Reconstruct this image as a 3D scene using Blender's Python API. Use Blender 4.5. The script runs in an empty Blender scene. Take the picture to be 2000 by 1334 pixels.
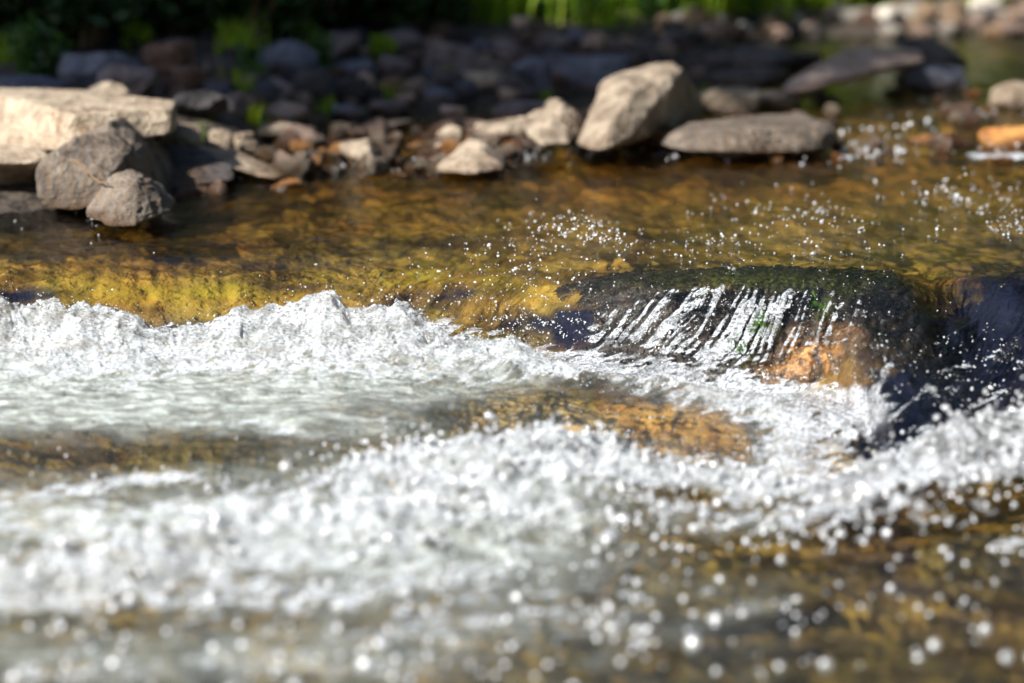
import bpy, bmesh, math, random
import numpy as np
from mathutils import Vector

R = math.radians
sc = bpy.context.scene
C = sc.collection

# ------------------------------------------------------------------ camera
LENS, PITCH, CAMZ = 85.0, 13.0, 1.0
cam_d = bpy.data.cameras.new('camera'); cam = bpy.data.objects.new('camera', cam_d); C.objects.link(cam)
cam.location = (0, 0, CAMZ); cam.rotation_euler = (R(90 - PITCH), 0, 0)
cam_d.lens = LENS; cam_d.sensor_width = 36; cam_d.clip_end = 300; cam_d.clip_start = 0.05
cam_d.dof.use_dof = True; cam_d.dof.focus_distance = 4.98; cam_d.dof.aperture_fstop = 1.5
sc.camera = cam

# ------------------------------------------------------------------ sky and sun
SUN = Vector((-0.66, -0.38, 0.64)).normalized()
world = bpy.data.worlds.new('World'); sc.world = world; world.use_nodes = True
wn = world.node_tree; wn.nodes.clear()
wo = wn.nodes.new('ShaderNodeOutputWorld'); wb = wn.nodes.new('ShaderNodeBackground'); sk = wn.nodes.new('ShaderNodeTexSky')
sk.sky_type = 'NISHITA'; sk.sun_disc = False
sk.sun_elevation = math.asin(SUN.z); sk.sun_rotation = math.atan2(SUN.x, SUN.y)
wb.inputs['Strength'].default_value = 0.065
wn.links.new(sk.outputs[0], wb.inputs['Color']); wn.links.new(wb.outputs[0], wo.inputs['Surface'])
sun_d = bpy.data.lights.new('sun', 'SUN'); sun = bpy.data.objects.new('sun', sun_d); C.objects.link(sun)
sun_d.energy = 5.0; sun_d.angle = R(0.5); sun_d.color = (1.0, 0.95, 0.87)
sun.rotation_euler = SUN.to_track_quat('Z', 'Y').to_euler(); sun.location = (-6, 0, 8)

# ------------------------------------------------------------------ exposure and render
sc.view_settings.view_transform = 'Standard'; sc.view_settings.look = 'None'
sc.view_settings.exposure = 1.1; sc.view_settings.gamma = 1.0
cy = sc.cycles
cy.use_denoising = True
cy.max_bounces = 8; cy.transparent_max_bounces = 12; cy.diffuse_bounces = 2; cy.glossy_bounces = 3; cy.transmission_bounces = 6
cy.caustics_reflective = False; cy.caustics_refractive = False
cy.sample_clamp_indirect = 4.0; cy.blur_glossy = 0.5

# ------------------------------------------------------------------ maths helpers
FP = LENS / 36.0 * 2000.0
cp, sp = math.cos(R(PITCH)), math.sin(R(PITCH))
def unproj(u, v, z):
    """picture position on a level plane -> place on the stream"""
    u = np.asarray(u, float); v = np.asarray(v, float)
    a = (u - 1000) / FP; b = -(v - 667) / FP
    dy = cp + b * sp; dz = -sp + b * cp
    t = (z - CAMZ) / dz
    return a * t, dy * t
def proj(x, y, z):
    zz = z - CAMZ
    f = y * cp - zz * sp; up = y * sp + zz * cp
    return 1000 + FP * x / f, 667 - FP * up / f
def px_at(y):           # metres per photo pixel at distance y
    return y / cp / FP
_rs = np.random.RandomState(7)
_p = _rs.permutation(256); PERM = np.concatenate([_p, _p, _p])
_g2 = _rs.rand(256) * 2 * math.pi; GX, GY = np.cos(_g2), np.sin(_g2)
_g3 = _rs.randn(256, 3); _g3 /= np.linalg.norm(_g3, axis=1)[:, None]
def noise2(x, y):
    xi = np.floor(x).astype(np.int64); yi = np.floor(y).astype(np.int64)
    xf = x - xi; yf = y - yi
    u = xf * xf * xf * (xf * (xf * 6 - 15) + 10); w = yf * yf * yf * (yf * (yf * 6 - 15) + 10)
    def g(ix, iy, fx, fy):
        h = PERM[(PERM[ix & 255] + iy) & 255]
        return GX[h] * fx + GY[h] * fy
    a = g(xi, yi, xf, yf); b = g(xi + 1, yi, xf - 1, yf)
    c = g(xi, yi + 1, xf, yf - 1); d = g(xi + 1, yi + 1, xf - 1, yf - 1)
    return ((a + (b - a) * u) + ((c + (d - c) * u) - (a + (b - a) * u)) * w) * 1.5
def fbm2(x, y, o=4, gain=0.5):
    s = 0; a = 1; t = 0
    for i in range(o):
        s = s + a * noise2(x + 17.3 * i, y - 9.1 * i); t += a; a *= gain; x = x * 2.03; y = y * 2.03
    return s / t
def ridge2(x, y, o=3):
    s = 0; a = 1; t = 0
    for i in range(o):
        s = s + a * (1 - np.abs(noise2(x + 31.7 * i, y + 11.9 * i)) * 2); t += a; a *= .5; x = x * 2.1; y = y * 2.1
    return s / t
def noise3(p):
    i = np.floor(p).astype(np.int64); f = p - i; w = f * f * f * (f * (f * 6 - 15) + 10)
    r = 0
    for dx in (0, 1):
        for dy in (0, 1):
            for dz in (0, 1):
                h = PERM[(PERM[(PERM[(i[:, 0] + dx) & 255] + i[:, 1] + dy) & 255] + i[:, 2] + dz) & 255]
                g = _g3[h]
                d = g[:, 0] * (f[:, 0] - dx) + g[:, 1] * (f[:, 1] - dy) + g[:, 2] * (f[:, 2] - dz)
                wx = w[:, 0] if dx else 1 - w[:, 0]; wy = w[:, 1] if dy else 1 - w[:, 1]; wz = w[:, 2] if dz else 1 - w[:, 2]
                r = r + d * wx * wy * wz
    return r * 1.4
def fbm3(p, o=4, gain=.5):
    s = 0; a = 1; t = 0
    for k in range(o):
        s = s + a * noise3(p + 13.7 * k); t += a; a *= gain; p = p * 2.07
    return s / t
def sst(a, b, x):
    t = np.clip((x - a) / (b - a), 0, 1); return t * t * (3 - 2 * t)
def stroke(u, v, pts, sq=1.0):
    """strength of a soft band painted along (u, v, half width, strength) points"""
    out = np.zeros_like(u)
    for (a, b) in zip(pts[:-1], pts[1:]):
        du, dv = b[0] - a[0], b[1] - a[1]
        t = np.clip(((u - a[0]) * du + (v - a[1]) * dv) / (du * du + dv * dv + 1e-9), 0, 1)
        d = np.hypot((u - a[0] - t * du) * sq, v - a[1] - t * dv)
        hw = a[2] + (b[2] - a[2]) * t; st = a[3] + (b[3] - a[3]) * t
        out = np.maximum(out, st * np.exp(-(d / hw) ** 2 * 0.8))
    return out
def blob(u, v, cu, cv, ru, rv, s=1.0):
    return s * np.exp(-((u - cu) / ru) ** 2 - ((v - cv) / rv) ** 2)

# ------------------------------------------------------------------ scene helpers
def tag(o, label=None, cat=None, group=None, kind=None):
    if label: o['label'] = label
    if cat: o['category'] = cat
    if group: o['group'] = group
    if kind: o['kind'] = kind
    return o
def mesh_np(name, verts, faces, mat=None, parent=None, smooth=True):
    """faces: (n, k) array"""
    me = bpy.data.meshes.new(name)
    verts = np.ascontiguousarray(verts, np.float32); faces = np.ascontiguousarray(faces, np.int32)
    n, k = faces.shape
    me.vertices.add(len(verts)); me.vertices.foreach_set('co', verts.ravel())
    me.loops.add(n * k); me.loops.foreach_set('vertex_index', faces.ravel())
    me.polygons.add(n); me.polygons.foreach_set('loop_start', np.arange(0, n * k, k, dtype=np.int32))
    me.update(calc_edges=True)
    me.polygons.foreach_set('use_smooth', np.full(n, smooth))
    if mat: me.materials.append(mat)
    o = bpy.data.objects.new(name, me); C.objects.link(o)
    if parent: o.parent = parent
    return o
def attr(o, name, a):
    at = o.data.attributes.new(name, 'FLOAT', 'POINT'); at.data.foreach_set('value', np.ascontiguousarray(a, np.float32))
def grid_faces(nr, nc):
    i = np.arange(nr * nc).reshape(nr, nc)
    return np.stack([i[:-1, :-1], i[:-1, 1:], i[1:, 1:], i[1:, :-1]], -1).reshape(-1, 4)
class NT:
    def __init__(s, name):
        s.m = bpy.data.materials.new(name); s.m.use_nodes = True; s.t = s.m.node_tree; s.t.nodes.clear()
        s.out = s.n('OutputMaterial')
    def n(s, typ, **kw):
        nd = s.t.nodes.new('ShaderNode' + typ)
        for k, v in kw.items(): setattr(nd, k, v)
        return nd
    def put(s, sock, v):
        if isinstance(v, bpy.types.NodeSocket): s.t.links.new(v, sock)
        elif v is not None:
            if hasattr(sock.default_value, '__len__') and not hasattr(v, '__len__'): v = (v,) * len(sock.default_value)
            if hasattr(v, '__len__') and len(sock.default_value) == 4 and len(v) == 3: v = (*v, 1)
            sock.default_value = v
    def attr(s, name): return s.n('Attribute', attribute_name=name).outputs['Fac']
    def math(s, op, a, b=None, c=None, clamp=False):
        nd = s.n('Math', operation=op, use_clamp=clamp)
        for i, v in enumerate((a, b, c)): s.put(nd.inputs[i], v)
        return nd.outputs[0]
    def noise(s, vec, scale, detail=4, rough=.5, dist=0.0):
        nd = s.n('TexNoise'); s.put(nd.inputs['Vector'], vec); nd.inputs['Scale'].default_value = scale
        nd.inputs['Detail'].default_value = detail; nd.inputs['Roughness'].default_value = rough; nd.inputs['Distortion'].default_value = dist
        return nd.outputs['Fac']
    def voro(s, vec, scale, feature='F1'):
        nd = s.n('TexVoronoi', feature=feature); s.put(nd.inputs['Vector'], vec); nd.inputs['Scale'].default_value = scale
        return nd.outputs['Distance']
    def mapr(s, x, a, b, c=0.0, d=1.0, smooth=True):
        nd = s.n('MapRange'); nd.interpolation_type = 'SMOOTHSTEP' if smooth else 'LINEAR'
        for k, v in zip(('Value', 'From Min', 'From Max', 'To Min', 'To Max'), (x, a, b, c, d)): s.put(nd.inputs[k], v)
        return nd.outputs[0]
    def mixc(s, f, a, b, mode='MIX'):
        nd = s.n('Mix', data_type='RGBA', blend_type=mode)
        s.put(nd.inputs[0], f); s.put(nd.inputs[6], a); s.put(nd.inputs[7], b); return nd.outputs[2]
    def mixs(s, f, a, b):
        nd = s.n('MixShader'); s.put(nd.inputs[0], f); s.t.links.new(a, nd.inputs[1]); s.t.links.new(b, nd.inputs[2]); return nd.outputs[0]
    def bump(s, h, strength, dist, normal=None):
        nd = s.n('Bump'); s.put(nd.inputs['Strength'], strength); s.put(nd.inputs['Distance'], dist); s.put(nd.inputs['Height'], h)
        if normal is not None: s.t.links.new(normal, nd.inputs['Normal'])
        return nd.outputs[0]
    def mapping(s, vec, scale=(1, 1, 1), rot=(0, 0, 0)):
        nd = s.n('Mapping'); s.put(nd.inputs['Vector'], vec); nd.inputs['Scale'].default_value = scale; nd.inputs['Rotation'].default_value = rot
        return nd.outputs[0]
    def coord(s): return s.n('TexCoord').outputs['Object']
    def pos(s): return s.n('NewGeometry').outputs['Position']
    def bsdf(s, **kw):
        nd = s.n('BsdfPrincipled')
        for k, v in kw.items(): s.put(nd.inputs[k.replace('_', ' ')], v)
        return nd.outputs[0]
    def done(s, sh): s.t.links.new(sh, s.out.inputs['Surface']); return s.m

# ------------------------------------------------------------------ the water surface
def line_y(pts, z):
    x, y = unproj([p[0] for p in pts], [p[1] for p in pts], z)
    i = np.argsort(x); x = x[i]; y = y[i]
    return lambda q: np.interp(q, x, y)
lip_y = line_y([(-900, 500), (0, 505), (300, 500), (600, 488), (800, 480), (1000, 492), (1200, 535), (1300, 555), (1450, 556), (1600, 556), (1700, 556), (1800, 545), (1900, 556), (2000, 546), (2700, 540)], 0.0)
foot_y = line_y([(-900, 680), (0, 680), (300, 680), (600, 680), (870, 690), (1000, 692), (1200, 715), (1400, 735), (1550, 748), (1640, 765), (1690, 800), (1760, 880), (1900, 880), (2000, 860), (2800, 850)], -0.13)
def ridge_def(pts, z):
    """(u, v of the crest top, v of its foot) -> crest line and crest height over x"""
    x, y = unproj([p[0] for p in pts], [p[2] for p in pts], z)
    h = []
    for (u, vt, vb), yy in zip(pts, y):
        b = -(vt - 667) / FP
        h.append(CAMZ + yy * (-sp + b * cp) / (cp + b * sp) - z)
    i = np.argsort(x)
    return (lambda q: np.interp(q, x[i], y[i])), (lambda q: np.interp(q, x[i], np.array(h)[i]))
CR1 = ridge_def([(-500, 600, 690), (-100, 590, 690), (0, 590, 690), (60, 596, 690), (150, 604, 690), (240, 612, 690), (275, 628, 690), (300, 650, 692), (350, 648, 690), (410, 636, 690), (450, 622, 690), (500, 628, 690), (560, 612, 690), (640, 588, 690), (665, 600, 690), (700, 612, 690), (740, 600, 690), (790, 594, 690), (825, 606, 690), (845, 632, 695), (880, 660, 700), (930, 655, 700), (985, 642, 705), (1040, 662, 712), (1100, 682, 722), (1180, 696, 735), (1300, 705, 745), (1420, 722, 760), (1520, 745, 775), (1600, 762, 790), (1660, 775, 800), (1720, 830, 840), (2300, 850, 860)], -0.11)
CR2 = ridge_def([(-600, 1040, 1060), (300, 1030, 1060), (560, 985, 1020), (700, 935, 985), (780, 905, 965), (900, 895, 960), (1000, 870, 955), (1050, 852, 950), (1110, 850, 950), (1160, 872, 955), (1250, 890, 960), (1320, 925, 975), (1450, 925, 975), (1560, 940, 985), (1620, 930, 990), (1700, 905, 985), (1780, 872, 970), (1850, 838, 955), (1920, 820, 940), (2000, 806, 930), (2100, 800, 930), (2600, 800, 930)], -0.16)
CR3 = ridge_def([(-600, 1180, 1230), (0, 1150, 1210), (200, 1110, 1180), (350, 1085, 1150), (500, 1060, 1120), (700, 1030, 1090), (900, 985, 1060), (1100, 960, 1040), (1250, 985, 1050), (1400, 1030, 1070), (1550, 1035, 1085), (1680, 1010, 1070), (1800, 975, 1040), (2000, 960, 1010), (2600, 960, 1000)], -0.17)
CR0 = ridge_def([(-500, 505, 512), (700, 520, 524), (850, 500, 505), (930, 470, 492), (1030, 446, 474), (1090, 428, 462), (1140, 432, 466), (1210, 462, 480), (1300, 470, 480), (1420, 452, 470), (1560, 425, 455), (1640, 424, 452), (1720, 448, 460), (1850, 442, 455), (1950, 424, 446), (2050, 425, 446), (2600, 440, 450)], 0.0)
XROCK = 0.545
def ridge_z(cr, x, y, wf, wb, wob):
    d = y - cr[0](x) - wob
    h = cr[1](x) * (1 + .20 * noise2(x * 15, y * 12) + .13 * noise2(x * 38 + 3, y * 34))
    s = np.where(d > 0, np.exp(-(d / wb) ** 2), np.exp(-(np.abs(d) / wf) ** 1.5))
    return h * s, d

FOAM = [
    [(-300, 690, 55, 1.0), (100, 690, 58, 1.0), (400, 690, 45, 1.0), (640, 680, 60, 1.0), (800, 680, 62, 1.0), (930, 700, 50, .95), (1100, 715, 40, .85), (1300, 740, 42, 1.0), (1500, 775, 45, 1.0), (1650, 800, 40, 1.0)],
    [(1650, 800, 50, 1.0), (1580, 860, 55, .85), (1530, 905, 40, .75), (1570, 930, 40, .8)],
    [(1220, 770, 22, .6), (1400, 800, 25, .75), (1560, 830, 40, .9)],
    [(520, 985, 40, .5), (700, 960, 42, .8), (830, 930, 48, .9), (960, 920, 60, 1.0), (1080, 900, 60, 1.1), (1200, 930, 55, 1.0), (1400, 950, 50, 1.0), (1560, 965, 45, .95), (1700, 950, 48, .95), (1850, 905, 60, 1.0), (2050, 870, 70, 1.0), (2500, 860, 70, 1)],
    [(-300, 1215, 50, 1.0), (0, 1190, 45, 1.0), (150, 1160, 42, 1.0), (300, 1130, 42, 1.0), (500, 1090, 46, .95), (700, 1050, 60, .95), (900, 1020, 75, 1.0), (1050, 990, 80, .95), (1200, 1000, 45, .6), (1330, 1040, 35, .55), (1500, 1060, 34, .55), (1600, 1050, 45, .7), (1720, 1010, 45, .75), (1850, 960, 45, .7), (2000, 930, 40, .7)],
    [(-200, 1000, 18, .7), (60, 972, 18, .8), (200, 945, 16, .85), (330, 930, 14, .8), (420, 950, 16, .5), (520, 990, 30, .55), (640, 1020, 30, .6)],
    [(-200, 1060, 40, .55), (200, 1040, 40, .6), (420, 1010, 35, .7), (600, 1000, 35, .6)],
    [(300, 1180, 30, .6), (700, 1150, 34, .65), (1000, 1110, 40, .6), (1200, 1090, 28, .5)],
    [(560, 1240, 26, .5), (900, 1220, 28, .55), (1080, 1200, 30, .5), (1250, 1230, 24, .4)],
    [(-200, 1320, 26, .5), (200, 1310, 26, .45), (500, 1290, 24, .5), (760, 1310, 24, .5)],
    [(1150, 1290, 20, .35), (1450, 1190, 20, .38), (1700, 1180, 18, .3)],
    [(340, 818, 10, .35), (480, 822, 12, .55), (560, 840, 12, .5), (700, 860, 10, .3)],
    [(120, 752, 14, .5), (250, 748, 12, .5), (330, 772, 10, .45)],
    [(1050, 448, 15, .5), (1110, 442, 16, .6), (1200, 464, 8, .45)], 
    [(1640, 300, 12, .40), (1700, 292, 13, .5), (1760, 298, 9, .35)], [(1860, 226, 6, .4), (1930, 222, 6, .4)],
    [(1900, 302, 7, .7), (2050, 308, 9, .8)], [(1030, 304, 5, .32), (1140, 296, 5, .36), (1270, 300, 5, .32)],
    [(1740, 815, 7, .85), (1800, 775, 6, .7), (1850, 760, 6, .8)], [(1640, 880, 8, .7), (1700, 835, 8, .9), (1745, 812, 7, .8)], [(1860, 812, 5, .55), (1960, 745, 5, .7)], [(1760, 700, 4, .5), (1850, 655, 4, .6)], [(1830, 735, 4, .5), (1960, 665, 4, .6)], [(1700, 770, 7, .8), (1735, 710, 6, .7)],  # thin chute strokes: foam white that also stands in for ripple reflections
]
FOAM_OFF = [(200, 672, 90, 12, .9), (120, 668, 60, 8, .8), (255, 640, 30, 8, .4), (300, 1245, 130, 26, .8), (60, 1240, 90, 20, .7), (640, 1225, 60, 12, .5), (1260, 1100, 200, 18, .6), (1160, 1000, 60, 22, .5), (1050, 1005, 50, 20, .35), (1330, 1010, 60, 14, .8), (900, 1070, 90, 12, .4), (1450, 1110, 300, 22, .7)]
MILK = [
    [(-300, 765, 62, 1.0), (200, 770, 62, 1.0), (500, 770, 62, 1.0), (750, 762, 52, .95), (950, 752, 36, .9), (1080, 748, 26, .7), (1180, 755, 20, .5)],
    [(-300, 812, 26, .85), (250, 815, 26, .9), (560, 822, 30, .9), (760, 820, 40, .7), (850, 830, 30, .4)],
    [(500, 880, 40, .25), (700, 900, 30, .45), (790, 890, 22, .55), (660, 925, 22, .5), (400, 930, 22, .45)],
    [(-300, 1020, 70, .75), (300, 1030, 70, .75), (700, 1080, 100, .8), (1000, 1060, 90, .75), (1100, 1010, 60, .7)],
    [(-300, 1280, 60, .35), (300, 1290, 50, .45), (800, 1270, 60, .45), (1000, 1200, 60, .35)],
]
def water(x, y):
    """height, foam and milkiness of the stream at world positions"""
    ly = lip_y(x); fy = foot_y(x)
    zL = -0.10 - 0.05 * sst(-.35, .35, x) - 0.03 * sst(4.5, 3.7, y) * (1 - .6 * sst(-.35, .35, x))
    t = np.clip((y - fy) / np.maximum(ly - fy, .02), 0, 1)
    rockm = np.exp(-((x - XROCK) / .24) ** 4)
    prof = sst(0, 1, t); prof = prof * (1 - rockm) + np.clip(1 - (1 - t) ** 2.2, 0, 1) * rockm
    zb = zL + (0 - zL) * prof
    zb = zb + .012 * sst(5.0, 9, y)
    zb = zb + 0.022 * np.exp(-((x - XROCK) / .23) ** 2 - ((y - 4.93) / .16) ** 2)
    tx, ty = unproj(1868, 556, 0.0)
    zb = zb - 0.05 * np.exp(-((x - tx) / .055) ** 2 - ((y - ty + .05) / .16) ** 2)
    tx, ty = unproj(2000, 560, 0.0)
    zb = zb + 0.02 * np.exp(-((x - tx) / .07) ** 2 - ((y - ty) / .14) ** 2)
    u, v = proj(x, y, zb)
    # crests
    wob = .035 * fbm2(x * 7, y * 3, 3)
    r1, d1 = ridge_z(CR1, x, y, .10, .045, wob * .8)
    r2, d2 = ridge_z(CR2, x, y, .16, .055, wob * 1.2)
    r3, d3 = ridge_z(CR3, x, y, .12, .07, wob * 1.5)
    r0, d0 = ridge_z(CR0, x, y, .16, .12, wob)
    zc = np.maximum(zb, zL + r1) if False else zb + np.maximum(0, r1 - np.maximum(zb - zL, 0) * .6)
    zc = zc + r2 + r3 * .9 + r0
    # foam painting
    foam = np.zeros_like(x)
    n_big = fbm2(u / 75, v / 26, 4); n_mid = fbm2((u - .3 * v) / 60, (v + .2 * u) / 9, 4)
    for k, s in enumerate(FOAM): foam = np.maximum(foam, stroke(u, v + 6 * n_big, s, .5))
    foam = np.maximum(foam, 1.15 * sst(.12, .5, r1 / .09) * (u < 1130))
    foam = np.maximum(foam, .95 * sst(.25, .6, r2 / .07) * sst(500, 700, u))
    fore = sst(930, 990, v) * (1 - .75 * sst(900, 1700, u) * sst(1050, 1180, v)) * (1 - .5 * sst(1180, 1300, v))
    foam = np.maximum(foam, fore * (.34 + .5 * n_big))
    for (cu, cv, ru, rv, s) in FOAM_OFF: foam = foam - blob(u, v, cu, cv, ru, rv, s)
    # white streaks running down the face of the rock
    fallm = stroke(u, v, [(1170, 650, 30, .8), (1260, 630, 50, 1.1), (1400, 630, 70, 1.2), (1530, 625, 74, 1.1), (1600, 620, 60, .8), (1700, 600, 50, .5)])
    fu = u + (v - 560) * (.32 + .55 * sst(1600, 1200, u))
    fw = fu + 9 * noise2(u / 60, v / 90)
    st_ = .58 * ridge2(fw / 26, v / 900, 2) + .36 * noise2(fw / 8, v / 320) + .16 * noise2(fw / 4, v / 28) + .30 * noise2(fu / 110, v / 90)
    streak = sst(.10, .62, st_ + .26 * sst(600, 720, v) + .16 * sst(1450, 1250, u))
    foam = np.maximum(foam, np.minimum(fallm, .95) * streak * sst(528, 570, v))
    tex = foam + .75 * n_mid * np.clip(foam * 2, 0, 1) + .22 * n_big
    foamf = np.where(foam > .02, sst(.28, .78, tex), 0)
    milk = np.zeros_like(x)
    for s in MILK: milk = np.maximum(milk, stroke(u, v + 8 * n_big, s, .5))
    milk = np.clip(milk + .25 * n_big * (milk > .1) + .18 * noise2(u / 60, v / 6) * milk, 0, 1)
    milk = milk * (1 - blob(u, v, 1130, 812, 330, 62)) * (1 - blob(u, v, 430, 880, 300, 34, .7))
    milk = np.maximum(milk, np.clip(foam * .5, 0, .55) * sst(730, 780, v) * sst(1600, 1500, u + .0 * v))
    # roughness of the surface
    lip = sst(4.0, 4.6, y)
    c = x * .88 - y * .47; s = x * .47 + y * .88
    up = sst(-.02, .25, y - fy)
    zr = up * (.0058 * fbm2(x * 5 + 3, y * 6, 3) + .0024 * fbm2(x * 14, y * 20, 3))
    ledge = up * sst(.5, -.1, y - ly) * sst(600, 900, u)
    zr = zr + ledge * (.011 * fbm2(c * 15, s * 2.2, 3) + .0055 * fbm2(c * 46, s * 5.5, 3))
    low = 1 - up
    zr = zr + low * (.010 * fbm2(x * 5, y * 7, 3) + .0032 * fbm2(x * 17, y * 24, 3)) + low * .0014 * fbm2(c * 50, s * 16, 2) + low * .0042 * fbm2(x * 4 + 2 * n_big, y * 30 + 8 * x, 3)
    chute = sst(1640, 1760, u) * sst(900, 840, v) * sst(518, 575, v)
    zr = zr + chute * (.026 * fbm2(c * 11, s * 2.0, 3) + .016 * fbm2(c * 30, s * 4.5, 3))
    fm = np.clip(foam, 0, 1.1)
    zr = zr + fm * (.016 * fbm2(x * 9, y * 13, 3) + .0055 * (ridge2(x * 20 + 4 * n_big, y * 32, 3) - .5) + .0014 * noise2(x * 70, y * 110) + .0008 * noise2(x * 190, y * 240))
    zr = zr + fallm * sst(528, 570, v) * (.012 * (st_ - .4))
    z = zc + zr
    return dict(z=z, zb=zb, foam=foamf, milk=milk, u=u, v=v, raw=foam, up=up, chute=chute, fall=fallm, r1=r1, ledge=up * sst(.35, .0, y - ly) * sst(650, 950, u))

rows = np.concatenate([np.arange(2.35, 3.0, .010), np.arange(3.0, 4.45, .0052), np.arange(4.45, 5.3, .0021), np.arange(5.3, 6.2, .0055), np.arange(6.2, 8, .010), np.arange(8, 11.2, .03)])
cols = np.linspace(-1.5, 1.5, 1250)
GYY, S_ = np.meshgrid(rows, cols, indexing='ij')
GXX = S_ * (.2118 * GYY + .02)
W = water(GXX.ravel(), GYY.ravel())

def water_material():
    m = NT('stream_water')
    p = m.coord()
    foam = m.attr('foam'); milk = m.attr('milk'); ledge = m.attr('ledge')
    pf = m.mapping(m.mapping(p, (1, 1, 1), (0, 0, R(28))), (1, .24, .5))
    n1 = m.noise(p, 34, 3, .55, .6); n2 = m.noise(m.mapping(p, (.6, 1, 1)), 110, 3, .6); n3 = m.noise(pf, 85, 4, .6, .5)
    nm = m.n('Mix', data_type='FLOAT'); m.put(nm.inputs[0], ledge); m.put(nm.inputs[2], m.math('ADD', n1, m.math('MULTIPLY', n2, .3))); m.put(nm.inputs[3], m.math('ADD', m.math('MULTIPLY', n3, 1.1), m.math('MULTIPLY', n2, .15)))
    bw = m.bump(nm.outputs[0], m.math('ADD', .34, m.math('MULTIPLY', ledge, .36)), .011)
    fv = m.voro(m.mapping(p, (.8, 1, 1)), 250, 'SMOOTH_F1'); fn = m.noise(p, 380, 4, .68)
    fh = m.math('ADD', m.math('MULTIPLY', fv, -.6), m.math('MULTIPLY', fn, 1.1))
    bf = m.bump(fh, .55, .005, bw); bg = m.bump(fh, 1.0, .008, bw)
    tr = m.n('BsdfTransparent'); m.put(tr.inputs['Color'], (.97, .96, .90))
    rf = m.n('BsdfRefraction'); m.put(rf.inputs['Color'], (.97, .96, .90)); rf.inputs['IOR'].default_value = 1.33; rf.inputs['Roughness'].default_value = 0.0
    m.put(rf.inputs['Normal'], bw)
    clear = m.mixs(.28, tr.outputs[0], rf.outputs[0])
    df = m.n('BsdfDiffuse')
    mn = m.noise(m.mapping(p, (.5, 1, 1)), 40, 4, .6)
    m.put(df.inputs['Color'], m.mixc(m.mapr(mn, .3, .7), (.24, .27, .25), (.50, .55, .53))); m.put(df.inputs['Normal'], bw)
    body = m.mixs(m.math('MULTIPLY', milk, m.mapr(mn, .3, .65, .62, .92)), clear, df.outputs[0])
    gl = m.n('BsdfGlossy'); gl.inputs['Roughness'].default_value = .07; m.put(gl.inputs['Normal'], bw)
    fr = m.n('Fresnel'); fr.inputs['IOR'].default_value = 1.33; m.put(fr.inputs['Normal'], bw)
    surf = m.mixs(fr.outputs[0], body, gl.outputs[0])
    fd = m.n('BsdfDiffuse'); m.put(fd.inputs['Color'], (.56, .60, .65)); m.put(fd.inputs['Normal'], bf)
    fg = m.n('BsdfGlossy'); fg.inputs['Roughness'].default_value = .16; m.put(fg.inputs['Normal'], bg)
    foamy = m.mixs(.24, fd.outputs[0], fg.outputs[0])
    fnn = m.noise(m.mapping(m.mapping(p, (1, 1, 1), (0, 0, R(-20))), (.4, 1, 1)), 60, 6, .68)
    ff = m.mapr(m.math('ADD', foam, m.math('MULTIPLY', m.math('SUBTRACT', fnn, .5), 1.3)), .25, .80)
    ff = m.math('MULTIPLY', ff, m.mapr(foam, .02, .2))
    return m.done(m.mixs(m.math('MULTIPLY', ff, m.math('MULTIPLY', m.mapr(m.noise(m.mapping(p, (.6, 1, 1)), 190, 4, .66), .36, .58, .25, .97), m.mapr(m.noise(m.mapping(p, (.40, 1, 1)), 24, 5, .62), .36, .58, .45, 1.0))), surf, foamy))
wo_ = mesh_np('water', np.stack([GXX.ravel(), GYY.ravel(), W['z']], 1), grid_faces(len(rows), len(cols)), water_material())
attr(wo_, 'foam', W['foam']); attr(wo_, 'milk', W['milk']); attr(wo_, 'ledge', np.clip(W['ledge'] + W['chute'], 0, 1))
tag(wo_, kind='structure')

_uv = proj(GXX.ravel(), GYY.ravel(), W['z'])
VMIN = np.minimum.accumulate(_uv[1].reshape(GYY.shape), axis=0)      # first surface met along each line of sight
ZG = W['z'].reshape(GYY.shape)
def surf_at(u, v):
    """point of the water surface seen at a picture position"""
    u = np.atleast_1d(np.asarray(u, float)); v = np.atleast_1d(np.asarray(v, float))
    c = np.clip(np.interp((u - 1000) / FP * 1.0 / .2118, cols * 1.0 * (1 / cp) * (.2118 + .005) / .2118 * cp, np.arange(len(cols))), 0, len(cols) - 1)
    c = np.round(c).astype(int); r = np.empty(len(u), int)
    for i in range(len(u)): r[i] = np.searchsorted(-VMIN[:, c[i]], -v[i])
    r = np.clip(r, 0, len(rows) - 1)
    return GXX[r, c], GYY[r, c], ZG[r, c]

# ------------------------------------------------------------------ stream bed
def bed(x, y):
    w = water(x, y)
    dep = .045 + .05 * sst(5.0, 5.6, y) - .03 * sst(6.2, 7.0, y) + .04 * sst(4.6, 4.2, y) + .035 * w['chute']
    st = ridge2(x * 4.2, y * 4.2, 2)
    vv = fbm2(x * 9, y * 9, 3)
    return w['zb'] - dep + .018 * st + .016 * vv, w
brow = np.concatenate([np.arange(2.3, 4.4, .02), np.arange(4.4, 5.6, .008), np.arange(5.6, 8, .02), np.arange(8, 11.4, .05)])
BY, BS = np.meshgrid(brow, np.linspace(-1.55, 1.55, 380), indexing='ij'); BX = BS * (.2118 * BY + .03)
bz, bw_ = bed(BX.ravel(), BY.ravel())
u, v = bw_['u'], bw_['v']
nb = fbm2(u / 90, v / 24, 4); nc = fbm2(u / 40, v / 12, 3)
alg_refl = np.zeros_like(u)
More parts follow.
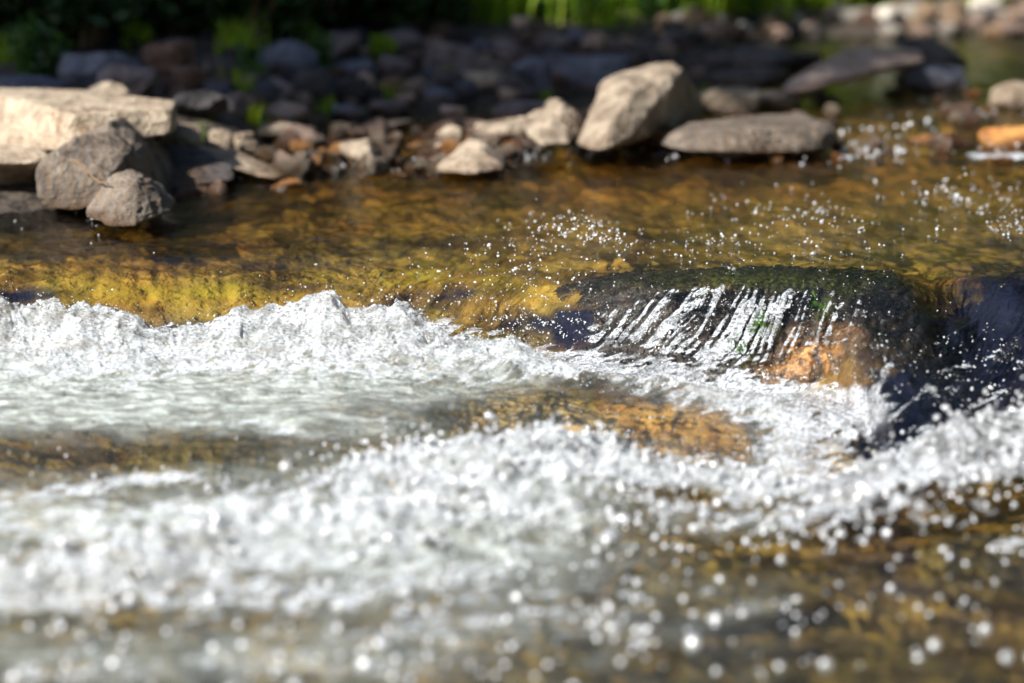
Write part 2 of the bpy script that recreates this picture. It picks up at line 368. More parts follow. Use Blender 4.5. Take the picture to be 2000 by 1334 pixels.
for q in [(400, 540, 220, 24, .7), (130, 535, 90, 22, .7), (780, 500, 170, 26, 1), (900, 440, 150, 18, .6), (640, 470, 120, 18, .5), (1100, 585, 140, 30, .3), (1480, 540, 130, 18, 1.0), (1800, 500, 260, 22, .9), (1700, 420, 300, 30, .5), (1300, 1110, 300, 24, .6), (1500, 1210, 800, 150, .35), (500, 1260, 600, 100, .3), (320, 1240, 160, 30, .5), (1900, 110, 150, 30, .8), (1120, 815, 330, 60, 1.3)]: alg_refl = np.maximum(alg_refl, blob(u, v, *q))  # algae; the far right patch paints the bank's green-yellow reflection
org = np.zeros_like(u)
for q in [(1000, 315, 520, 34, 1.2), (800, 250, 320, 26, 1.2), (1600, 290, 500, 50, 1.1), (1900, 280, 150, 40, 1.0), (420, 410, 130, 30, .7), (250, 470, 300, 30, .6), (1160, 640, 60, 22, .8), (1850, 516, 180, 10, .8), (700, 370, 400, 25, .6), (1400, 200, 500, 40, .5), (1300, 810, 250, 40, .8)]: org = np.maximum(org, blob(u, v, *q))
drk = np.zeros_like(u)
for q in [(40, 548, 90, 20, 1.2), (330, 622, 110, 22, 1.3), (560, 520, 120, 9, .8), (220, 580, 120, 7, .7), (700, 455, 260, 7, .8), (500, 470, 200, 6, .7), (880, 410, 300, 7, .7), (300, 500, 160, 6, .6), (800, 560, 160, 22, .7), (1020, 490, 180, 14, .6), (1050, 600, 170, 30, .8), (1130, 660, 120, 26, .7), (900, 545, 120, 12, .8), (1250, 600, 120, 30, .5), (600, 420, 200, 14, .5), (1100, 400, 400, 10, .4), (60, 870, 160, 30, .8), (200, 860, 250, 20, .5), (1850, 700, 260, 160, 1.1), (1760, 1040, 220, 60, .8), (1550, 1175, 520, 44, .75), (1350, 1295, 560, 50, .7), (1850, 1270, 320, 60, .75), (1900, 1120, 260, 40, .6), (1125, 615, 70, 60, 1.2), (150, 1260, 120, 40, .6), (1300, 1080, 200, 20, .5)]: drk = np.maximum(drk, blob(u, v, *q))  # dark bed patches, and thin dark reflection streaks painted across the pool
drk = np.maximum(drk, stroke(u, v, [(2300, 600, 130, 1.6), (2000, 600, 110, 1.6), (1900, 640, 110, 1.5), (1830, 700, 110, 1.5), (1740, 820, 80, 1.4), (1680, 900, 40, 1.2)]))  # dark chute bed, its tone standing in for reflected sky
def bed_material():
    m = NT('stream_bed'); p = m.coord()
    n = m.noise(p, 9, 5, .6); n2 = m.noise(p, 30, 4, .6); vo = m.voro(p, 13)
    col = m.mixc(m.mapr(n, .36, .64), (.11, .055, .009), (.74, .42, .06))
    col = m.mixc(m.math('MULTIPLY', m.mapr(vo, .05, .45), .5), col, (.07, .042, .015))
    col = m.mixc(m.math('MULTIPLY', m.mapr(n2, .45, .7), .4), col, (.62, .38, .09))
    vc = m.n('TexVoronoi', feature='F1'); m.put(vc.inputs['Vector'], m.mapping(m.math('ADD', 0, 0) if False else p, (1, .8, 1))); vc.inputs['Scale'].default_value = 11; vc.inputs['Randomness'].default_value = 1.0
    sv = m.n('SeparateColor'); m.put(sv.inputs[0], vc.outputs['Color'])
    stone_c = m.mixc(sv.outputs[0], m.mixc(sv.outputs[1], (.20, .085, .02), (.16, .13, .02)), m.mixc(sv.outputs[1], (.85, .55, .12), (.62, .50, .09)))
    col = m.mixc(.45, col, stone_c)
    a = m.math('MULTIPLY', m.attr('algae'), m.mapr(n, .25, .7, .2, 1.1))
    col = m.mixc(m.math('MINIMUM', a, .92), col, m.mixc(n2, (.22, .22, .008), (.62, .54, .03)))
    a = m.math('MULTIPLY', m.attr('orange'), m.mapr(n2, .25, .75, .3, 1.1))
    col = m.mixc(m.math('MINIMUM', a, .9), col, m.mixc(n, (.30, .10, .012), (.74, .31, .04)))
    col = m.mixc(m.math('MINIMUM', m.math('MULTIPLY', m.attr('dark'), m.mapr(n, .2, .7, 1.4, .95)), .985), col, (.004, .009, .034))  # navy puts the chute's blue sky reflection into the bed colour
    b = m.bump(m.math('ADD', n2, vo), .6, .02)
    return m.done(m.bsdf(Base_Color=col, Roughness=.6, Specular_IOR_Level=.12, Normal=b))
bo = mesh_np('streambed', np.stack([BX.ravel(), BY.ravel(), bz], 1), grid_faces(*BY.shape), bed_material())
attr(bo, 'algae', np.clip(alg_refl * (.50 + 1.4 * nb + 1.0 * nc + 1.3 * fbm2(u / 170, v / 9, 3)), 0, 1)); attr(bo, 'orange', np.clip(org + .4 * nb * (org > .1), 0, 1)); attr(bo, 'dark', np.clip(drk + .5 * nc * (drk > .1), 0, 1))
tag(bo, kind='structure')

# ------------------------------------------------------------------ far bank and hillside
shore_y = line_y([(-3000, 425), (-600, 428), (0, 420), (300, 395), (430, 340), (500, 290), (560, 252), (640, 238), (760, 226), (900, 214), (1000, 208), (1100, 196), (1250, 180), (1420, 168), (1480, 125), (1560, 88), (1800, 80), (2000, 72), (2600, 66), (5000, 60)], 0.0)
def bank(x, y):
    d = y - shore_y(x)
    z = np.where(d < 0, d * .5, .10 * np.minimum(d, 1.2) + .05 * np.clip(d - 1.2, 0, 3))
    z = z + .28 * np.maximum(0, y - 12.5) ** 1.08
    return z + .035 * fbm2(x * 2.2, y * 2.2, 4) * sst(-.2, .5, d) + .4 * fbm2(x * .4, y * .4, 3) * sst(12, 16, y)
kx = np.concatenate([np.linspace(-22, -4, 60), np.linspace(-3.9, 3.9, 260), np.linspace(4, 22, 60)])
ky = np.concatenate([np.arange(5.2, 12, .03), np.arange(12, 36, .3)])
KY, KX = np.meshgrid(ky, kx, indexing='ij')
def bank_material():
    m = NT('bank_soil'); p = m.coord()
    n = m.noise(p, 3, 6, .6); n2 = m.noise(p, 25, 4, .6); vo = m.voro(p, 22)
    col = m.mixc(m.mapr(n, .35, .65), (.035, .026, .018), (.09, .065, .045))
    col = m.mixc(m.math('MULTIPLY', m.mapr(vo, .1, .5), .6), col, (.02, .016, .012))
    sx = m.n('SeparateXYZ'); m.put(sx.inputs[0], p)
    g = m.mapr(m.math('ADD', sx.outputs[1], m.math('MULTIPLY', n, 2.0)), 11.6, 12.6)
    col = m.mixc(g, col, m.mixc(n2, (.008, .02, .005), (.035, .07, .012)))
    return m.done(m.bsdf(Base_Color=col, Roughness=.85, Normal=m.bump(m.math('ADD', n2, vo), .8, .03)))
ko = mesh_np('bank', np.stack([KX.ravel(), KY.ravel(), bank(KX.ravel(), KY.ravel())], 1), grid_faces(*KY.shape), bank_material())
tag(ko, kind='structure')

# ------------------------------------------------------------------ rocks
def stone_material(name, c1, c2, dark=.35, wet=True, scale=1.0, bands=0.0, stain=0.0, wetcol=(.10, .05, .018)):
    m = NT(name); p = m.coord(); oi = m.n('ObjectInfo').outputs['Random']
    off = m.n('VectorMath', operation='ADD'); m.put(off.inputs[0], p)
    cm = m.n('CombineXYZ'); m.put(cm.inputs[0], m.math('MULTIPLY', oi, 40)); m.t.links.new(cm.outputs[0], off.inputs[1]); q = off.outputs[0]
    n = m.noise(q, 11 * scale, 6, .62, .3); n2 = m.noise(q, 46 * scale, 5, .65); n3 = m.noise(q, 5 * scale, 3, .5)
    n4 = m.noise(m.mapping(q, (1, 1, 3.5), (.3, .2, 0)), 20 * scale, 3, .6)
    col = m.mixc(m.mapr(n, .36, .66), c1, c2)
    col = m.mixc(m.math('MULTIPLY', m.mapr(n2, .52, .72), .55), col, tuple(min(1, k * 1.25) for k in c2))
    col = m.mixc(m.math('MULTIPLY', m.mapr(n3, .56, .72), dark), col, tuple(k * .35 for k in c1))
    if bands:
        wv = m.n('TexWave', wave_type='BANDS', bands_direction='X'); m.put(wv.inputs['Vector'], q); wv.inputs['Scale'].default_value = 9; wv.inputs['Distortion'].default_value = 7; wv.inputs['Detail'].default_value = 4
        col = m.mixc(m.math('MULTIPLY', m.mapr(wv.outputs[1], .15, .5, 1, 0), bands), col, (.16, .085, .035))
    if stain:
        sn = m.noise(m.mapping(q, (1, 1, .18)), 26, 5, .7, .6)
        col = m.mixc(m.math('MULTIPLY', m.mapr(sn, .52, .68), stain), col, (.20, .11, .045))
    rough = .75
    if wet:
        sx = m.n('SeparateXYZ'); m.put(sx.inputs[0], m.pos())
        w = m.mapr(m.math('ADD', sx.outputs[2], m.math('MULTIPLY', m.math('SUBTRACT', n3, .5), .09)), .008, .05, 1, 0)
        col = m.mixc(m.math('MULTIPLY', w, .92), col, m.mixc(.6, m.mixc(1.0, col, (.38, .30, .22), 'MULTIPLY'), wetcol))
        rough = m.mapr(w, 0, 1, .75, .22)
    h = m.math('ADD', m.math('MULTIPLY', n, 1.0), m.math('ADD', m.math('MULTIPLY', n2, .5), m.math('MULTIPLY', n4, .35)))
    return m.done(m.bsdf(Base_Color=col, Roughness=rough, Normal=m.bump(h, 1.0, .045 / scale)))
MS = {
    'cream': stone_material('cream_stone', (.28, .21, .145), (.58, .48, .36), bands=.0, stain=.7),
    'pale': stone_material('pale_stone', (.17, .125, .085), (.44, .36, .27), dark=.8, stain=.35),
    'grey': stone_material('grey_stone', (.09, .072, .058), (.26, .215, .17), dark=.6),
    'umber': stone_material('umber_stone', (.075, .058, .045), (.23, .19, .15), dark=.6, bands=.25),
    'dark': stone_material('dark_stone', (.035, .03, .03), (.09, .08, .08), dark=.6),
    'mauve': stone_material('mauve_stone', (.11, .085, .085), (.25, .20, .205)),
    'blue': stone_material('blue_stone', (.078, .080, .11), (.18, .185, .235)),
    'pink': stone_material('pink_stone', (.30, .19, .14), (.56, .42, .34)),
    'rust': stone_material('rust_stone', (.10, .05, .03), (.22, .12, .08)),
    'quartz': stone_material('white_quartz', (.42, .37, .31), (.78, .72, .64)),
    'tan': stone_material('tan_gravel', (.34, .21, .12), (.62, .43, .28)),
    'orange': stone_material('orange_wet_stone', (.34, .125, .025), (.68, .33, .09)),
}
def sphere_dirs(sub):
    bm = bmesh.new(); bmesh.ops.create_icosphere(bm, subdivisions=sub, radius=1.0)
    vs = np.array([q.co[:] for q in bm.verts]); vs /= np.linalg.norm(vs, axis=1)[:, None]
    bm.verts.index_update(); fs = np.array([[q.index for q in f.verts] for f in bm.faces]); bm.free(); return vs, fs
DIRS = {k: sphere_dirs(k) for k in (1, 2, 3, 4, 5, 6)}
def polytope(dirs, nrm, dist, k):
    den = dirs @ nrm.T
    inv = np.maximum(den, 1e-4) / dist[None, :]
    return 1.0 / (np.sum(inv ** k, axis=1) ** (1.0 / k))
def stone(name, size, seed, mat, planes=11, k=45, rough=.05, sub=4, hull=None, rnd=.42, flute=0.0):
    rs = np.random.RandomState(seed); d, f = DIRS[sub]
    size = np.array(size)
    if hull is None:
        nr = rs.randn(planes, 3); nr /= np.linalg.norm(nr, axis=1)[:, None]
        nr = np.concatenate([nr, [[0, 0, 1], [0, 0, -1], [1, 0, 0], [-1, 0, 0], [0, 1, 0], [0, -1, 0]]])
        ds = np.concatenate([1 - rnd + rnd * rs.rand(planes), .92 + .1 * rs.rand(6)])
        r = polytope(d, nr, ds, k); p = d * r[:, None]
        p = p / ((p.max(0) - p.min(0)) / 2); p -= (p.max(0) + p.min(0)) / 2
        p = p * size / 2
    else:
        bm = bmesh.new()
        for q in hull: bm.verts.new(q)
        bmesh.ops.convex_hull(bm, input=bm.verts[:]); bm.normal_update()
        cen = np.mean([q.co[:] for q in bm.verts], axis=0)
        nr = np.array([q.normal[:] for q in bm.faces]); ds = np.array([q.normal.dot(q.calc_center_median() - Vector(cen)) for q in bm.faces]); bm.free()
        sg = np.sign(ds); sg[sg == 0] = 1; nr = nr * sg[:, None]; ds = np.maximum(np.abs(ds), 1e-3)
        sc_ = size / 2                               # even out the sampling of long shapes
        dd = d * sc_; dd /= np.linalg.norm(dd, axis=1)[:, None]
        p = dd * polytope(dd, nr, ds, k)[:, None] + cen
        d = dd
    sz = float(np.mean(size))
    n = fbm3(p / sz * 2.2 + seed * 3.1, 5, .55); n2 = 1 - np.abs(noise3(p / sz * 4.5 + seed)) * 2.2
    q = p / sz * np.array([1.2, 1.2, 5.0])                   # layered breaks
    n3 = np.round(noise3(q + seed) * 4) / 4
    p = p + d * (sz * rough * (n * 1.7 + .40 * n2 + .55 * n3))[:, None]
    if flute:                                               # upright flutes on broken faces
        fl = noise3(p / sz * np.array([7, 7, 1.0]) + seed)
        p = p + np.stack([d[:, 0], d[:, 1], 0 * d[:, 2]], 1) * (flute * sz * fl * (1 - np.abs(d[:, 2]) ** 2))[:, None]
    return mesh_np(name, p, f, mat)
def at(u, v, y):
    """world point at distance y under a picture position"""
    a = (u - 1000) / FP; b = -(v - 667) / FP
    t = y / (cp + b * sp)
    return (a * t, y, CAMZ + t * (-sp + b * cp))
def solve_base(u, v, z0=None):
    """place on the ground or the water under a picture position"""
    if z0 is not None:
        x, y = unproj(u, v, z0); return float(x), float(y), z0
    y = np.arange(5.0, 11.6, .01); P = [np.asarray(q) + 0 * y for q in at(u, v, y)]
    g = np.maximum(bank(P[0], y), -.01); k = np.nonzero(P[2] <= g)[0]
    k = k[0] if len(k) else len(y) - 1
    return float(P[0][k]), float(y[k]), float(g[k])
_seed = [100]
def rock(name, label, cat, mat, u0, v0, u1, v1, depth=.8, z0=None, sink=.18, sub=5, group=None, rot=0, seed=None, **kw):
    _seed[0] += 1
    x, y, z = solve_base((u0 + u1) / 2, v1, z0)
    s = px_at(y); w = (u1 - u0) * s; h = (v1 - v0) * s
    dp = w * depth
    # seen slightly from above: the top's depth adds to the height in the picture
    h = max(h - dp * .5 * .19, h * .6)
    H = h * (1 + sink)
    o = stone(name, (w, dp, H), seed or _seed[0], MS[mat], sub=sub, **kw)
    o.location = (x, y + dp * .45, z + h - H / 2)
    o.rotation_euler = (0, 0, rot)
    tag(o, label, cat, group); return o
def hull_rock(name, label, cat, mat, pts, sub=6, **kw):
    P = np.array([at(*q) for q in pts]); lo = P.min(0); hi = P.max(0); c = (lo + hi) / 2
    o = stone(name, hi - lo, kw.pop('seed', 5), MS[mat], hull=[tuple(q) for q in (P - c)], sub=sub, **kw)
    o.location = c; tag(o, label, cat); return o

# the pile of broken stone at the water's edge on the left
hull_rock('slab_rock', 'large flat-topped cream slab at the left edge of the picture', 'rock', 'cream',
    [(-34, 170, 6.62), (170, 176, 6.6), (345, 196, 6.32), (341, 213, 6.12), (140, 222, 6.0), (-8, 178, 6.44), (-34, 180, 6.46),
     (-34, 286, 6.34), (-8, 288, 6.32), (138, 296, 5.96), (330, 262, 6.08), (347, 250, 6.26), (340, 250, 6.5), (-34, 262, 6.8)], k=80, rough=.022, seed=11, flute=.018)
hull_rock('broken_stone', 'knobbly pale cream stone lying on top of the flat slab', 'rock', 'cream',
    [(168, 178, 6.68), (185, 166, 6.72), (215, 158, 6.72), (240, 168, 6.7), (252, 182, 6.66), (238, 190, 6.6), (200, 186, 6.6), (170, 186, 6.62), (215, 160, 6.8), (245, 178, 6.8)], sub=5, k=20, rough=.09, seed=12)
hull_rock('ledge_rock', 'pale ledge stone with dark underside below the cream slab', 'rock', 'cream',
    [(-330, 282, 6.1), (-5, 280, 6.0), (90, 290, 6.0), (100, 304, 5.92), (70, 318, 5.82), (-5, 318, 5.8), (-330, 310, 5.8), (60, 404, 6.1), (-330, 420, 6.1), (-10, 410, 6.06), (60, 330, 6.3), (-330, 330, 6.3)], k=40, rough=.02, seed=13)
hull_rock('leaning_boulder', 'dark grey leaning boulder propped against the cream slab', 'boulder', 'umber',
    [(235, 220, 6.05), (258, 228, 6.1), (210, 232, 5.9), (90, 305, 5.72), (78, 330, 5.7), (84, 404, 5.66), (140, 412, 5.62), (185, 400, 5.62), (215, 340, 5.66), (250, 300, 5.78), (330, 300, 6.2), (336, 350, 6.1), (320, 385, 5.95), (260, 398, 5.8), (110, 330, 6.3), (300, 270, 6.4)], k=70, rough=.045, seed=14)
hull_rock('corner_boulder', 'small brown-grey pointed boulder at the water edge before the leaning boulder', 'boulder', 'umber',
    [(250, 334, 5.66), (222, 342, 5.6), (195, 372, 5.55), (168, 410, 5.5), (172, 425, 5.46), (215, 442, 5.40), (262, 442, 5.38), (330, 412, 5.5), (342, 392, 5.6), (312, 360, 5.66), (270, 350, 5.5), (290, 420, 5.75), (200, 400, 5.75)], sub=6, k=60, rough=.05, seed=15)
hull_rock('wedge_rock', 'dark shaded wedge of rock right of the leaning boulder', 'rock', 'dark',
    [(320, 286, 6.35), (380, 292, 6.3), (450, 322, 6.15), (460, 350, 6.0), (330, 362, 6.1), (330, 370, 6.0), (440, 345, 6.5), (330, 300, 6.7)], sub=5, k=24, rough=.05, seed=16)
rock('pale_stone', 'pale pointed stone just right of the slab end', 'rock', 'pale', 312, 244, 388, 292, z0=.05, seed=21)
rock('round_stone', 'rounded pale grey stone right of the pointed stone on the wedge', 'rock', 'pale', 398, 252, 462, 300, z0=.03, planes=26, rnd=.15, k=10, seed=22)
rock('angular_stone', 'small angular cream stone at the right of the round pale stone', 'rock', 'pale', 455, 258, 508, 300, z0=.03, seed=23)
hull_rock('long_stone', 'long pale stone slanting down into the water from the stone pile', 'rock', 'pale',
    [(372, 278, 6.5), (420, 280, 6.5), (470, 296, 6.4), (520, 318, 6.3), (556, 342, 6.2), (550, 350, 6.1), (500, 346, 6.15), (430, 322, 6.2), (380, 300, 6.3), (470, 340, 6.3)], sub=5, k=24, rough=.05, seed=24)
rock('pink_round_stone', 'smooth pinkish rounded stone at the shade edge on the left shore', 'rock', 'pink', 494, 198, 602, 248, planes=30, rnd=.12, k=8, rough=.015, seed=25)
rock('tan_stone', 'low tan stone in front of the pinkish rounded stone', 'rock', 'cream', 505, 238, 612, 278, z0=0.0, seed=26)
rock('wet_stone', 'wet grey stone breaking the amber shallows, left of the triangular stones', 'rock', 'pale', 662, 272, 748, 326, z0=0.0, seed=27)
rock('shallow_stone', 'dark wet stone in the amber shallows below the shaded shore', 'rock', 'grey', 712, 236, 800, 262, z0=0.0, seed=28)
rock('small_triangle_stone', 'small upright cream triangular stone in the shallows', 'rock', 'cream', 854, 244, 902, 286, z0=0.0, seed=29)
hull_rock('triangle_stone', 'larger triangular sunlit stone with an orange foot in the shallows', 'rock', 'cream',
    [(918, 270, 6.45), (935, 274, 6.42), (848, 328, 6.25), (860, 336, 6.2), (930, 340, 6.15), (985, 330, 6.25), (982, 312, 6.35), (960, 290, 6.4), (925, 300, 6.6), (900, 320, 6.6)], sub=5, k=60, rough=.05, seed=30)
rock('flat_wet_stone', 'flat reddish stone showing above amber water behind the small triangular stone', 'rock', 'pink', 860, 206, 908, 240, z0=0.0, seed=31)
rock('low_stone', 'low pale mossy stone left of the sharp split rock', 'rock', 'pale', 930, 228, 1052, 286, z0=0.0, seed=32)
rock('slate_stone', 'dull mauve slab behind the low pale mossy stone', 'rock', 'mauve', 955, 200, 1062, 242, z0=0.0, seed=33)
hull_rock('split_rock', 'sharp pale split rock with a dark hollow, left of the biggest boulder', 'rock', 'pale',
    [(1072, 192, 6.75), (1092, 196, 6.72), (1022, 240, 6.6), (1030, 268, 6.5), (1058, 284, 6.42), (1110, 284, 6.45), (1128, 262, 6.6), (1140, 236, 6.75), (1118, 210, 6.8), (1075, 220, 7.0)], sub=5, k=60, rough=.09, seed=34)
hull_rock('big_boulder', 'biggest boulder midstream, sunlit left slope and black right face', 'boulder', 'pale',
    [(1310, 128, 7.05), (1240, 136, 7.1), (1198, 148, 6.95), (1176, 195, 6.75), (1126, 282, 6.5), (1150, 294, 6.40), (1180, 294, 6.37), (1192, 240, 6.46), (1236, 182, 6.66), (1322, 142, 6.95),
     (1366, 190, 7.25), (1366, 246, 7.2), (1230, 270, 6.46), (1200, 200, 7.4), (1340, 190, 7.5)], k=70, rough=.05, seed=35)
rock('foot_stone', 'small brown stone at the foot of the biggest boulder', 'rock', 'rust', 1168, 236, 1250, 292, z0=0.0, seed=36)
rock('cream_boulder', 'cream lumpy boulder just right of the biggest boulder', 'boulder', 'pale', 1362, 164, 1490, 228, z0=0.0, seed=37)
rock('cream_side_stone', 'cream stone between the lumpy cream boulder and the slanted slab', 'rock', 'pale', 1476, 176, 1572, 220, z0=0.0, seed=38)
hull_rock('log_rock', 'long low brown-grey rock lying in the water before the biggest boulder', 'rock', 'umber',
    [(1280, 280, 6.6), (1300, 262, 6.65), (1350, 240, 6.75), (1450, 226, 6.85), (1560, 220, 6.9), (1610, 232, 6.85), (1636, 264, 6.7), (1628, 286, 6.6), (1560, 298, 6.5), (1430, 298, 6.45), (1320, 296, 6.48), (1340, 250, 7.0), (1560, 240, 7.1), (1600, 250, 6.6), (1440, 256, 6.5)], k=30, rough=.05, seed=39)
hull_rock('slanted_slab', 'long slanted brownish slab bridging the dark stones on the right', 'rock', 'pink',
    [(1526, 172, 7.6), (1545, 152, 7.65), (1620, 118, 7.9), (1655, 94, 8.1), (1700, 88, 8.2), (1800, 96, 8.2), (1808, 118, 8.0), (1740, 128, 7.8), (1660, 140, 7.7), (1590, 160, 7.6), (1548, 184, 7.5), (1528, 182, 7.5), (1620, 150, 7.9), (1780, 130, 8.2)], k=30, rough=.025, seed=40)
rock('prop_stone', 'dark blue block carrying the raised end of the slanted slab', 'rock', 'blue', 1762, 128, 1892, 182, z0=0.0, seed=41, rnd=.2)
rock('dark_block', 'dark angular block standing behind the raised end of the slanted slab', 'rock', 'dark', 1768, 74, 1892, 142, z0=.0, seed=42)
rock('dark_flat_rock', 'dark flat rock behind the lumpy cream boulder', 'rock', 'dark', 1434, 92, 1602, 146, z0=.0, seed=43)
rock('low_dark_rock', 'low dark rock between the lumpy cream boulder and the dark flat rock', 'rock', 'dark', 1420, 132, 1540, 174, z0=.0, seed=44)
rock('edge_boulder', 'pale rounded boulder cut by the right edge of the picture', 'boulder', 'pale', 1944, 156, 2070, 220, z0=.0, planes=24, rnd=.2, k=12, seed=45)
rock('splash_stone', 'orange wet stone with white water round it at the right edge', 'rock', 'orange', 1925, 246, 2090, 304, z0=-.02, seed=46, planes=30, rnd=.3, k=9, rough=.07)
rock('orange_stone', 'flat orange stone just under the surface left of the splashed orange stone', 'rock', 'orange', 1775, 262, 1880, 288, z0=-.012, seed=47)
rock('pebble', 'small reddish pebble in the water right of the corner boulder', 'pebble', 'rust', 404, 352, 442, 386, z0=-.005, sub=3, seed=48)
rock('pebble', 'flat rusty pebble in dark water beside the corner boulder', 'pebble', 'rust', 335, 362, 412, 384, z0=-.005, sub=3, seed=49)
rock('pebble', 'orange-brown pebble below the end of the long slanting stone', 'pebble', 'orange', 530, 348, 600, 380, z0=-.012, sub=3, seed=50)
rock('pebble', 'amber pebble left of the larger triangular stone', 'pebble', 'orange', 790, 274, 846, 296, z0=-.008, sub=3, seed=51)
rock('pebble', 'pinkish pebble leaning on the small triangular stone', 'pebble', 'pink', 838, 278, 880, 306, z0=-.004, sub=3, seed=52)
rock('pebble', 'flat orange pebble between the low mossy stone and the triangular stone', 'pebble', 'orange', 940, 276, 1010, 300, z0=-.008, sub=3, seed=53)

# stones on the shaded bank and along the far shore
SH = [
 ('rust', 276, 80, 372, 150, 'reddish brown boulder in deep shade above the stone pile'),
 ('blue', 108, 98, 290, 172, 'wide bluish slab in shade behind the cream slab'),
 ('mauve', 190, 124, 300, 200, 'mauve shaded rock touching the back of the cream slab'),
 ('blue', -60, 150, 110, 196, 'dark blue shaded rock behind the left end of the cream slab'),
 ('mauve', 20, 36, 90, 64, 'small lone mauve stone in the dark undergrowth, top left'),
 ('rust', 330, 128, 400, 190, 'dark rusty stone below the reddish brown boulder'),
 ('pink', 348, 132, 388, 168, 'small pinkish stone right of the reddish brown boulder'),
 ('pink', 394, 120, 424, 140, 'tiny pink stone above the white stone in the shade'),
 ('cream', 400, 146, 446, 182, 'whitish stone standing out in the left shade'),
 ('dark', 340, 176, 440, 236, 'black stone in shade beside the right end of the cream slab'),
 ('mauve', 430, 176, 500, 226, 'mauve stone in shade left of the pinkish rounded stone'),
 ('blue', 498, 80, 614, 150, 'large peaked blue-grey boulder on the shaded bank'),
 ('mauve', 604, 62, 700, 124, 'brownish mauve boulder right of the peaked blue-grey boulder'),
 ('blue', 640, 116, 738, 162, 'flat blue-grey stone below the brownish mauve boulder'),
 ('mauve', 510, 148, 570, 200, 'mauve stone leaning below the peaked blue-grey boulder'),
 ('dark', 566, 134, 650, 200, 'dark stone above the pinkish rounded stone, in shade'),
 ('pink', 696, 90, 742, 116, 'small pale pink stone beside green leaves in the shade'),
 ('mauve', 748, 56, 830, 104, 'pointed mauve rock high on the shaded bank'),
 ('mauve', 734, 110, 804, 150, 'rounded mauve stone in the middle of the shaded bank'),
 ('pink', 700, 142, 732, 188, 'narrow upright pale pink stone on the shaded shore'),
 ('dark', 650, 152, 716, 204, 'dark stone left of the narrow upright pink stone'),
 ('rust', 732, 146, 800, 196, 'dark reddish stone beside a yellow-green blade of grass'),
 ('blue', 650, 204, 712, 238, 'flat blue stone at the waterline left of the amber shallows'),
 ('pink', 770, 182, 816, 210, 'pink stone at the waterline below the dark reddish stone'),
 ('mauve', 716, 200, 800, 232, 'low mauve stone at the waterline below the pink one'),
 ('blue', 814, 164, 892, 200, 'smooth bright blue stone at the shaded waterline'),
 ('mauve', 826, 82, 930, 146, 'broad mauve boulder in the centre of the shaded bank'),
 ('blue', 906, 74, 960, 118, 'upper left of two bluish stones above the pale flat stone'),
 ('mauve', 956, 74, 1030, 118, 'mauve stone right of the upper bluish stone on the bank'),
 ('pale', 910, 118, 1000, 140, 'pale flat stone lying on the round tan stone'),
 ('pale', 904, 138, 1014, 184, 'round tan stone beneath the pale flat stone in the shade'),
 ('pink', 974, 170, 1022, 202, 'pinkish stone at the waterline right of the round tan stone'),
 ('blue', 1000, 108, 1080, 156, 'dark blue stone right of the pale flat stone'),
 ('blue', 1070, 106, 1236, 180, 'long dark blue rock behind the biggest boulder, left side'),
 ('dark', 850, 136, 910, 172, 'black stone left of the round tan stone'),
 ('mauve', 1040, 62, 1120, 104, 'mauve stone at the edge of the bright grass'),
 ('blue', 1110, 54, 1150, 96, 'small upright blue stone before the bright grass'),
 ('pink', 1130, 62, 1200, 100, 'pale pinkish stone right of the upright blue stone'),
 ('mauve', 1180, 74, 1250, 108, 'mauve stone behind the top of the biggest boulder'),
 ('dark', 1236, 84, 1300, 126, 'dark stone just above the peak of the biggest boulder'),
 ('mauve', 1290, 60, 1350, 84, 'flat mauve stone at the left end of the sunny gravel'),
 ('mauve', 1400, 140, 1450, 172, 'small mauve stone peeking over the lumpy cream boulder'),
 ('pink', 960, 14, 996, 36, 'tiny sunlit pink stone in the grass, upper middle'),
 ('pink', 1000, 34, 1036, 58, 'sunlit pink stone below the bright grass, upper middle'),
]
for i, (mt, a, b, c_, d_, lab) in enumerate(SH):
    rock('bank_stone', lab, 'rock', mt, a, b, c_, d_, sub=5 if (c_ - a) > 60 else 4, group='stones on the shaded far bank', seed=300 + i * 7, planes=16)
FS = [
 ('quartz', 1706, 12, 1762, 52, 'bright white rounded stone on the sunny far shore'),
 ('quartz', 1896, -14, 1966, 24, 'large whitish stone at the top right corner'),
 ('pink', 1955, 18, 2040, 40, 'brownish flat stone under the top right whitish stone'),
 ('tan', 1944, 54, 1990, 78, 'pale stone at the far waterline by the right edge'),
 ('pink', 1980, 50, 2040, 70, 'pinkish stone cut by the right edge at the far waterline'),
 ('dark', 1900, 12, 1946, 38, 'dark stone below the large whitish corner stone'),
 ('quartz', 1516, 14, 1548, 48, 'pale stone in front of the far grass, left of the white stone'),
 ('quartz', 1546, 28, 1572, 52, 'small pale stone touching the right of the taller pale stone'),
 ('quartz', 1438, 42, 1468, 66, 'roundish pale stone in the sunny gravel'),
 ('pale', 1476, 26, 1512, 52, 'pale stone at the foot of the far grass'),
 ('pink', 1368, 46, 1412, 80, 'broad pinkish stone at the left of the sunny gravel'),
 ('pink', 1570, 40, 1604, 72, 'upright pinkish stone near the middle of the sunny gravel'),
 ('pink', 1510, 52, 1544, 84, 'reddish stone at the waterline of the sunny gravel'),
 ('pale', 1446, -6, 1484, 16, 'pale stone against the grass at the top edge'),
]
for i, (mt, a, b, c_, d_, lab) in enumerate(FS):
    rock('shore_stone', lab, 'rock', mt, a, b, c_, d_, sub=3, group='stones on the sunny far shore', seed=700 + i * 5, planes=22, rnd=.22, k=12)
